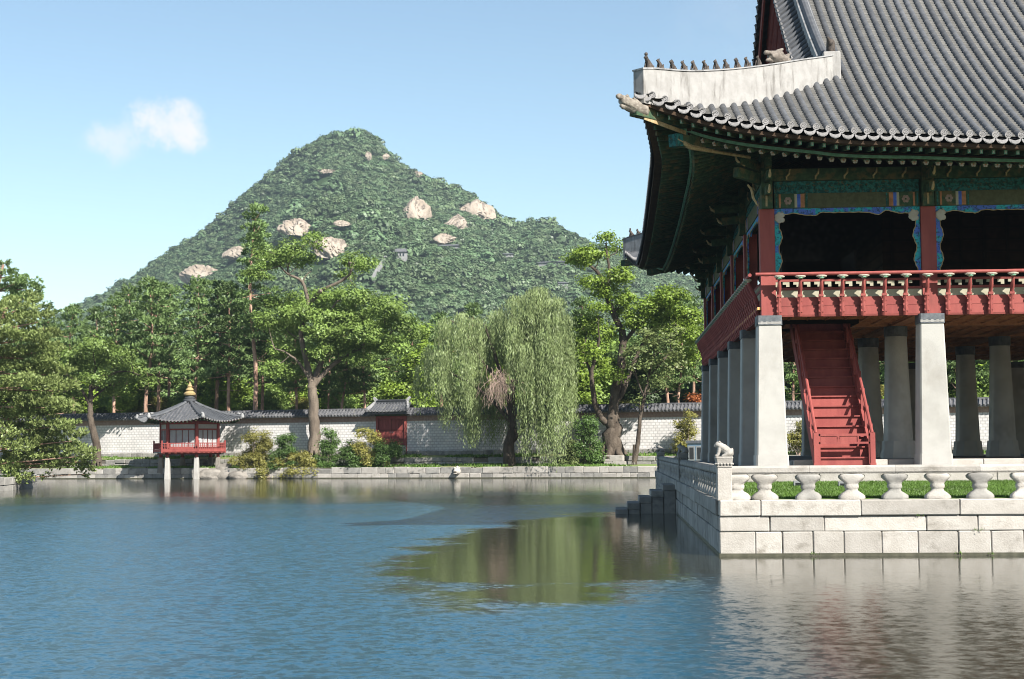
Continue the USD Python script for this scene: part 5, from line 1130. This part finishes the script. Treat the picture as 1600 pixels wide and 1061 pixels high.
key_tree('forked_tree', 'old tree with a thick dark forked trunk and yellow green leaves, right of the willow', SB,
 [([(957, 706), (957, 675), (956, 650)], .95, .62, 0), ([(955, 662), (943, 657), (931, 634), (925, 600), (924, 585), (931, 555), (937, 528)], .36, .12, -1), ([(957, 652), (962, 610), (972, 560), (973, 525), (962, 498), (948, 463), (940, 434), (925, 418), (908, 410)], .50, .08, 1.0), ([(945, 455), (952, 425), (949, 400), (946, 380)], .2, .05, .5), ([(960, 630), (975, 605), (985, 580), (1000, 545), (1020, 510)], .38, .1, 2.5), ([(973, 540), (1000, 505), (1030, 485), (1062, 478)], .22, .06, 2.5), ([(925, 590), (915, 560), (908, 540)], .15, .05, -1)],
 [(947, 371, 15, 10), (898, 400, 20, 10), (915, 394, 15, 9), (934, 393, 18, 11), (966, 383, 15, 9), (910, 410, 15, 7), (924, 440, 18, 10), (960, 432, 18, 13), (974, 425, 14, 12), (944, 453, 22, 12), (966, 480, 18, 16), (975, 462, 16, 12), (917, 506, 24, 18), (942, 520, 20, 18), (924, 548, 20, 14), (905, 530, 14, 16), (958, 585, 18, 12), (945, 570, 16, 12), (1007, 479, 22, 12), (1046, 461, 28, 14), (1041, 488, 30, 14), (1075, 496, 24, 18), (1088, 526, 18, 18), (1018, 505, 26, 14), (990, 500, 18, 14), (1060, 520, 28, 18), (935, 480, 16, 8), (1030, 470, 22, 12), (1070, 555, 22, 16)],
 YS, 'yellowgreen', 'bark', 41, .80, .135, .9, .55, .6, 1.75)
YT = float(sh(2.0, 3.0)); TB = W(991, 722, YT); TB[2] = 1.15
key_tree('slender_tree', 'slender leaning tree with sparse dull olive leaves beside the stone planter', TB,
 [([(991, 722), (997, 690), (1000, 655), (1006, 625), (1012, 595), (1020, 560), (1030, 530)], .24, .05, 0), ([(1006, 620), (995, 590), (990, 565)], .10, .03, -1), ([(1012, 590), (1035, 565), (1050, 545)], .10, .03, 1)],
 [(1010, 545, 26, 14), (1040, 540, 26, 14), (998, 572, 18, 12), (1030, 575, 26, 14), (1012, 602, 18, 12), (1048, 520, 22, 12), (1015, 520, 20, 10), (1058, 560, 18, 12), (1040, 600, 16, 10), (985, 545, 14, 10), (1000, 625, 12, 6)],
 YT, 'dull', 'bark', 51, .30, .17, .9, .6, .55, .3)
YL = float(sh(-53.7, 2.6)); LB = W(151, 722, YL); LB[2] = 1.15
key_tree('bank_tree', 'green leafy tree with a dark leaning trunk on the bank left of the small pavilion', LB,
 [([(153, 722), (149, 690), (142, 655), (141, 635), (143, 600), (150, 575)], .48, .14, 0), ([(141, 635), (125, 605), (105, 585)], .2, .05, -1), ([(143, 610), (165, 590), (190, 580), (215, 585)], .18, .05, -1), ([(141, 625), (160, 610), (175, 600)], .14, .04, 1)],
 [(100, 598, 26, 14), (78, 572, 28, 14), (130, 566, 30, 16), (168, 556, 28, 15), (205, 578, 26, 14), (232, 598, 18, 10), (150, 540, 28, 12), (180, 606, 22, 10), (108, 552, 26, 12), (62, 592, 22, 12), (150, 590, 26, 12), (122, 615, 16, 8), (195, 555, 20, 12), (85, 610, 20, 9)],
 YL, 'broad', 'bark', 61, .8, .135, 1.0, .6, .6, .7)
# weeping willow: curtains of hanging strands
YW = float(sh(-9.3, 2.6)); WBASE = W(797, 726, YW); WBASE[2] = 1.15
wt = thing('weeping_willow', 'big weeping willow with pale green hanging strands, right of the red gate', 'tree', tuple(WBASE))
g = np.random.default_rng(71); m = MB()
for pts, r0, r1, dy in (([(797, 728), (795, 700), (800, 670), (798, 630), (806, 580), (822, 530), (838, 470)], .62, .10, 0), ([(800, 690), (815, 670), (828, 650), (850, 600), (868, 520)], .28, .07, -1.5), ([(798, 640), (785, 590), (768, 540), (756, 505)], .26, .07, -1), ([(785, 600), (750, 560), (720, 510), (700, 500)], .18, .05, -2.2), ([(797, 660), (750, 610), (690, 575), (660, 560)], .2, .05, 1.0), ([(822, 540), (860, 500), (885, 505)], .18, .05, 1.5), ([(806, 600), (800, 540), (800, 475)], .22, .06, 2.5)):
    limb(m, [W(px, py, YW+dy*k/(len(pts)-1)) for k, (px, py) in enumerate(pts)], r0, r1, g, wob=.04)
obj('trunk', m, G['bark'], wt, smooth=True, w=True)
def strands(groups, seed, n_per=1.0, leaf_s=.20):
    g = np.random.default_rng(seed); C, A = [], []
    for px, y0, y1, hw, dy in groups:
        n = int(n_per*hw*2.4)
        for k in range(n):
            t = g.normal(0, .5); x0 = px+t*hw*1.1; d0 = dy+g.normal(0, 1.0); arch = (abs(t)**2)*10+abs(g.normal(0, 7))
            top = W(x0, y0+arch, YW+d0); L = (y1-y0)*YW/F*g.uniform(.35, 1.12)*(1-.25*t*t); q = max(4, int(L/.17)); u = np.arange(q)*.17
            sway = np.c_[np.sin(u*.9+g.uniform(0, 6))*.07+g.normal(0, .03)*u, np.cos(u*.8+g.uniform(0, 6))*.07+g.normal(0, .03)*u-.35*(1-np.exp(-u/.8)), -u+.25*np.exp(-((u-.4)/.5)**2)]
            side = g.normal(0, 1, (q, 3))*np.array([.10, .10, .05]); C.append(top+sway+side); A.append(np.c_[g.normal(0, .28, (q, 2)), -np.ones(q)])
    C, A = np.vstack(C), np.vstack(A); A /= np.linalg.norm(A, axis=1, keepdims=True); N = np.cross(A, g.normal(0, 1, A.shape)); N /= np.maximum(np.linalg.norm(N, axis=1, keepdims=True), 1e-6)
    t_ = np.cross(A, N); s = leaf_s*g.uniform(.6, 1.3, (len(C), 1)); V = np.stack([C-A*s, C+t_*s*.22, C+A*s, C-t_*s*.22], 1).reshape(-1, 3); i = np.arange(len(C))*4
    return V, np.vstack([np.c_[i, i+1, i+2], np.c_[i, i+2, i+3]])
GR = [(842, 450, 570, 20, 0), (808, 464, 585, 20, -1), (868, 466, 620, 18, -1.5), (886, 492, 690, 11, -1), (778, 486, 560, 18, 0), (848, 520, 690, 22, -3), (872, 560, 714, 16, -3), (820, 540, 640, 20, -3.5), (745, 498, 590, 14, -1), (722, 490, 570, 16, -2.5), (696, 498, 580, 13, -2.5), (690, 548, 622, 16, -3.5), (728, 548, 628, 14, -3.8), (668, 545, 625, 10, 0), (652, 572, 640, 6, 1), (700, 580, 665, 16, 2), (745, 590, 690, 22, 2), (775, 600, 690, 16, 2.5), (835, 480, 620, 24, 2.5), (795, 500, 600, 22, 2.5), (850, 640, 722, 14, -2), (760, 520, 600, 18, 1.5), (822, 590, 712, 14, -2.5), (858, 490, 600, 20, -2.5), (800, 500, 590, 16, -2.5), (735, 620, 690, 16, 0), (895, 540, 660, 7, -.5), (835, 455, 520, 22, -1.5)]
obj('hanging_strands', strands(GR, 72, 3.2, .155), G['willow'], wt, w=True)
m = MB(); c0 = W(779, 585, YW-3.6)
for k in range(150):
    a = c0+np.array([g.normal(0, .55), g.normal(0, .5), g.normal(-.6, .7)]); p = [a]; v = np.array([g.normal(0, .5), g.normal(0, .3), -.2])
    for j in range(5): v = v*.75+np.array([g.normal(0, .12), g.normal(0, .1), -.22]); p.append(p[-1]+v*.55)
    m.tube(p, np.linspace(.022, .008, 6), 4, False)
obj('dead_twigs', m, G['twig'], wt, w=True)

# pines
def pine_pads(H, g, lo=.45, n=26, R=3.2):
    pads = []
    for k in range(n):
        t = lo+(1-lo)*(k+g.uniform(0, 1))/n; z = H*t; r = R*(1-((t-lo)/(1-lo))**1.6*.72)*g.uniform(.55, 1.05); a = k*2.4+g.uniform(-.5, .5); d = r*g.uniform(.35, .85)
        pads.append((cos(a)*d, sin(a)*d, z, g.uniform(.9, 1.7)*(1.15-.4*t), g.uniform(.9, 1.6)*(1.15-.4*t), g.uniform(.35, .6)))
    pads.append((0, 0, H, .8, .8, .6)); return pads
def pine(name, label, loc, H, seed, leafm='pine', group=None, R=3.2, lo=.45, n=26, dens=5.0, size=.36, r0=.26, lean=0.0, rot=0):
    g = np.random.default_rng(seed); t = thing(name, label, 'tree', loc, rot, group); m = MB()
    tr = limb(m, [(0, 0, -.6), (g.normal(0, .15), 0, H*.3), (lean*.5+g.normal(0, .3), g.normal(0, .3), H*.65), (lean, 0, H*.97)], r0, .06, g, 9, .02)
    pads = [(x+lean*(z/H), y, z, a, b, c) for x, y, z, a, b, c in pine_pads(H, g, lo, n, R)]
    for x, y, z, a, b, c in pads[:-1]:
        j = np.argmin(np.abs(tr[:, 2]-(z-.5))); limb(m, [tr[j], (tr[j]+np.array([x, y, z]))/2+np.array([0, 0, -.15]), (x, y, z-.15)], .075, .03, g, 5, sub=2)
    for k in range(4): z = H*g.uniform(.25, lo); j = np.argmin(np.abs(tr[:, 2]-z)); a = g.uniform(0, 6); tr2 = tr[j]+np.array([cos(a), sin(a), -.1])*g.uniform(.6, 1.4); limb(m, [tr[j], tr2], .04, .015, g, 4, sub=2)
    obj('trunk', m, G['bark_pine'], t, smooth=True); obj('crown', needles(pads, dens, size, seed+5), G[leafm], t); return t
GRP = 'pines of the grove behind the palace wall'
ZONES = ((60, 'behind the bushy islet pine at the left edge'), (210, 'above the leafy bank tree left of the small pavilion'), (350, 'rising straight behind the small pavilion roof'), (395, 'close to the left of the tallest pine'), (480, 'between the tallest pine and the zelkova trunk'), (545, 'just right of the zelkova trunk'), (600, 'left of the red wall gate'),
  (660, 'right of the red wall gate'), (860, 'behind the crown of the willow'), (950, 'between the willow and the forked tree'), (1100, 'left of the great pavilion pillars'), (1330, 'seen between the corner pillar and the stair'), (1480, 'seen left of the second big pillar'), (2000, 'seen under the pavilion at the right edge'))
ORD = ('first', 'second', 'third', 'fourth', 'fifth', 'sixth')
def pine_label(px):
    k = next(i for i, z in enumerate(ZONES) if px < z[0]); lo_ = ZONES[k-1][0] if k else -99; mates = sorted(q[0] for q in PINES if lo_ <= q[0] < ZONES[k][0])
    return ('red pine ' if len(mates) == 1 else ORD[mates.index(px)]+' red pine from the left ')+ZONES[k][1]
protos = []
PINES = [(28, 455, 20), (70, 478, 26), (112, 484, 18), (150, 486, 30), (178, 470, 14), (200, 452, 24), (232, 442, 13), (248, 450, 20), (264, 452, 28), (308, 440, 12), (338, 446, 19), (356, 448, 13), (371, 468, 24), (413, 470, 15), (452, 480, 26), (464, 490, 13), (513, 500, 17), (535, 505, 12), (556, 500, 20), (570, 500, 13), (606, 505, 24), (640, 500, 30), (690, 495, 26), (740, 480, 34), (912, 470, 32), (1045, 470, 20), (1063, 478, 14), (1085, 470, 24), (1240, 470, 16), (1360, 470, 18), (1500, 460, 14), (1590, 470, 20), (1555, 480, 26)]
gp_ = np.random.default_rng(99)
H0 = [17.0, 18.5, 16.0, 19.0]
for i, (px, py, o) in enumerate(PINES):
    d = ray(px, 650); x = d[0]/(d[1]-SL*d[0])*(141.7+o); y = sh(x, o); top = W(px, py, y)[2]; H = top-2.2
    if i < 4: protos.append((pine('pine_tree', pine_label(px), (x, y, 2.2), H, 200+i, group=GRP), H)); continue
    r, h = protos[i % 4]; s = H/h; copy_of(r, 'pine_tree', pine_label(px), 'tree', (x, y, 2.2), gp_.uniform(0, 6.28), GRP, (min(s, 1.15), min(s, 1.15), s))
d = ray(399, 640); x = d[0]/(d[1]-SL*d[0])*(141.7+13); y = sh(x, 13)
pine('pine_tree', 'tallest pine, its bare pink trunk rising far above the grove left of the zelkova', (x, y, 2.2), W(395, 330, y)[2]-2.2, 301, R=3.4, lo=.42, n=32, dens=6.5, r0=.34)
# pine on the islet at the left edge, and the higher one behind it
def layered(name, label, base, Y, trunk, pads, seed, leafm, dens, size, dep=1.6):
    g = np.random.default_rng(seed); s = Y/F; t = thing(name, label, 'tree', tuple(base)); m = MB(); Q = limb(m, [W(a, b, Y) for a, b in trunk], .42, .14, g, 9, .03); P = []
    for px, py, rx, rz in pads:
        c = W(px, py, Y+g.uniform(-1, 1)*dep); P.append((*c, rx*s, rx*s*g.uniform(.7, 1.0), rz*s*1.5)); j = np.argmin(np.abs(Q[:, 2]-c[2]+.6)); limb(m, [Q[j], (Q[j]+c)/2+np.array([0, 0, -.1]), c-np.array([0, 0, .25])], .10, .03, g, 6, sub=3)
        for k in range(5):                               # uneven outer cushions round each pad
            a = g.uniform(0, 6.28); P.append((c[0]+cos(a)*rx*s*.9, c[1]+sin(a)*rx*s*.6, c[2]+g.normal(0, .4), rx*s*.38, rx*s*.34, rz*s*1.2))
    obj('trunk', m, G['bark_pine'], t, smooth=True, w=True); obj('crown', needles(P, dens, size, seed+3), G[leafm], t, w=True)
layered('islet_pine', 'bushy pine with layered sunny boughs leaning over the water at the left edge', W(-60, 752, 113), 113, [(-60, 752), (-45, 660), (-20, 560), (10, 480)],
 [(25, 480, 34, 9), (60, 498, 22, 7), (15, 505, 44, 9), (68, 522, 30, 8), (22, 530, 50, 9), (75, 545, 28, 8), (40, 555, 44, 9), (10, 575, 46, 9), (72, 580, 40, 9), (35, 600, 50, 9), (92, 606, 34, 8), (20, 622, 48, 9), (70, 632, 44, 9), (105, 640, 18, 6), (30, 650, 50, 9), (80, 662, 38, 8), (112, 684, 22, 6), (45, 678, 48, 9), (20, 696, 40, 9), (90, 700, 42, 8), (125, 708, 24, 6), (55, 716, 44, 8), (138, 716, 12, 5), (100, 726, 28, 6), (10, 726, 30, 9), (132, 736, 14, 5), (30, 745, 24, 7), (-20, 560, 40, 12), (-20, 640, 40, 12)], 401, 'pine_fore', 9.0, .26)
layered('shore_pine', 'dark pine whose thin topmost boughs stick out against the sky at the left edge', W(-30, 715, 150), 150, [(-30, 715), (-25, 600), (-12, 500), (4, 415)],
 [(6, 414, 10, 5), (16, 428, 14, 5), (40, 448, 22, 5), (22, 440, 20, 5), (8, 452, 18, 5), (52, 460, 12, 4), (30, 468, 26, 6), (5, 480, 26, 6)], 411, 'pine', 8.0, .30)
# young trees and shrubs between the pine trunks, lit from the front
UG, UL = 'young leafy trees under the pines behind the palace wall', 'young yellow green leafy tree among the pine trunks behind the palace wall'
def young(loc, label, seed, leafm, H=6.0, R=2.2, group=None, name='young_tree'):
    g = np.random.default_rng(seed); t = thing(name, label, 'tree', loc, 0, group); m = MB(); Q = limb(m, [(0, 0, -.4), (.1, .05, H*.4), (0, .1, H*.9)], .11, .03, g, 6); cl = []
    for k in range(13): z = H*g.uniform(.28, .98); a = g.uniform(0, 6.28); r = R*g.uniform(.2, .8)*(1.15-z/H*.7); c = np.array([cos(a)*r, sin(a)*r, z]); cl.append((*c, R*.42, R*.42, R*.34)); limb(m, [Q[np.argmin(np.abs(Q[:, 2]-z+.8))], c], .04, .012, g, 4, sub=2)
    obj('trunk', m, G['bark_grey'], t, smooth=True); obj('crown', foliage(cl, .6, .13, seed+1, .6, .5), G[leafm], t); return t
yp = [young((-30, 175, 2.2), UL, 501, 'yellowgreen', 7.5, 2.4, UG), young((-58, 183, 2.2), UL, 502, 'broad', 7.0, 2.5, UG), young((2, 166, 2.2), UL, 503, 'shrub_y', 5.5, 2.3, UG)]
gu = np.random.default_rng(17)
for i in range(44):
    px = -10+1120*(i+gu.uniform(.1, .9))/44 if i < 37 else 1230+370*(i-37+.5)/7; o = gu.uniform(17, 34); d = ray(px, 650); x = d[0]/(d[1]-SL*d[0])*(141.7+o)
    k = [0, 1, 1, 0, 2][i % 5]; s = gu.uniform(.8, 1.55); copy_of(yp[k], 'young_tree', UL, 'tree', (x, sh(x, o), 2.2), gu.uniform(0, 6.28), UG, (s*1.1, s*1.1, s))
dr = ray(1088, 620); x = dr[0]/(dr[1]-SL*dr[0])*(141.7+11); young((x, sh(x, 11), 2.2), 'small reddish autumn tree over the wall just left of the big pavilion', 521, 'shrub_r', 6.2, 1.3)
# the deeper wood up to the foot of the mountain
def wood():
    g = np.random.default_rng(23); path = '/World/wood_beyond'; q = UsdGeom.PointInstancer.Define(stage, path); tag(q, 'thick green wood between the grove and the foot of the mountain', 'wood', kind='stuff'); rel = q.CreatePrototypesRel()
    for k in range(6):
        gg = np.random.default_rng(800+k); cl = [(*(gg.normal(0, 1, 3)*np.array([.42, .42, .38])), .42, .42, .3) for _ in range(12)]
        V, Fc = foliage(cl, .55, .06, 820+k, .6, .2, per=14); m = usdkit.mesh(stage, f'{path}/wood_crown_{k+1:03d}', (V, Fc), [G['pine'], G['pine'], G['broad'], G['mountain'], G['pine'], G['yellowgreen']][k]); rel.AddTarget(m.GetPath())
    P, S = [], []
    for o in np.arange(38, 300, 6.5):
        xs = np.arange(-120-o*.35, 90+o*.1, 5.6); xs = xs+g.uniform(-2, 2, len(xs))
        for x in xs:
            for z in ((2.5, 7.0, 11.0) if o < 75 else (4.5, 10.5)): s = g.uniform(3.2, 4.8); P.append((x+g.normal(0, .8), sh(x, o)+g.uniform(-2.5, 2.5), 2.2+z+g.uniform(-1.5, 2.8)+(o-60)*.012)); S.append(s)
    n = len(P); S = np.array(S); q.CreateProtoIndicesAttr(Vt.IntArray.FromNumpy(g.choice(6, n, p=[.24, .22, .18, .12, .17, .07]).astype(np.int32))); q.CreatePositionsAttr(Vt.Vec3fArray.FromNumpy(np.array(P, np.float32)))
    q.CreateScalesAttr(Vt.Vec3fArray.FromNumpy(np.c_[S, S, S*.85].astype(np.float32))); q.CreateOrientationsAttr(Vt.QuathArray([Gf.Quath(float(cos(a)), 0, 0, float(sin(a))) for a in g.uniform(0, pi, n)]))
wood()
# shrubs along the far bank
def shrub(px, py, wpx, hpx, o, leafm, label, seed, z=None):
    g = np.random.default_rng(seed); d = ray(px, 700); x = d[0]/(d[1]-SL*d[0])*(141.7+o); Y = sh(x, o); s = Y/F; b = W(px, py, Y); hpx *= 1.15; wpx *= 1.15
    if z is not None: b[2] = z
    t = thing('shrub', label, 'shrub', tuple(b)); m = MB(); R, H = wpx*s/2, hpx*s; cl = []
    for k in range(max(8, int(R*H*3.4))): zz = H*g.uniform(.12, .95); a = g.uniform(0, 6.28); r = R*g.uniform(.15, 1.05)*(1-(zz/H)**2*.5); c = np.array([cos(a)*r, sin(a)*r*.7, zz]); cl.append((*c, .58, .58, .46)); limb(m, [(c[0]*.2, c[1]*.2, 0), c*np.array([.7, .7, .6]), c], .035, .01, g, 4, sub=2)
    obj('stems', m, G['twig'], t); obj('leaves', foliage(cl, .6, .095, seed+1, .55, .36, per=20), G[leafm], t)
for k, a in enumerate(((398, 742, 60, 62, 1.6, 'shrub_y', 'large pale yellow shrub just right of the small pavilion'), (446, 740, 44, 52, 1.2, 'shrub_g', 'dark green rounded shrub between the yellow shrubs left of the zelkova trunk'), (476, 742, 44, 36, .8, 'shrub_y', 'low golden shrub hanging over the bank in front of the zelkova trunk'), (515, 738, 36, 58, 1.6, 'shrub_g', 'upright green shrub just right of the zelkova trunk'), (548, 738, 44, 40, 1.3, 'shrub_g', 'spreading mid green shrub between the zelkova and the red gate'), (578, 736, 42, 56, 1.5, 'shrub_y', 'yellow green shrub left below the red gate'), (600, 735, 30, 34, 1.2, 'shrub_g', 'small bright green shrub under the left post of the red gate'), (618, 722, 20, 22, 3.4, 'shrub_g', 'tiny shrub right under the red gate'), (430, 748, 56, 24, .5, 'shrub_y', 'low straggly shrub trailing down to the water under the yellow shrub'),
    (922, 728, 40, 66, 2.6, 'shrub_g', 'loose green shrub left of the thick forked trunk'), (895, 724, 30, 30, 2.2, 'dull', 'small dark shrub between the willow and the forked tree'), (1073, 712, 30, 62, 5.5, 'shrub_y', 'pale feathery sapling in front of the palace wall beside the booth'), (1248, 712, 30, 48, 4.5, 'shrub_y', 'yellowish shrub seen between the big stone pillar and the stair'), (20, 752, 44, 26, -27.5, 'shrub_g', 'low dark shrub on the islet at the left edge'))):
    shrub(*a[:7], 600+k*3, z={9: 1.2, 10: 1.2, 11: 1.95, 12: 1.9, 7: 1.9}.get(k))
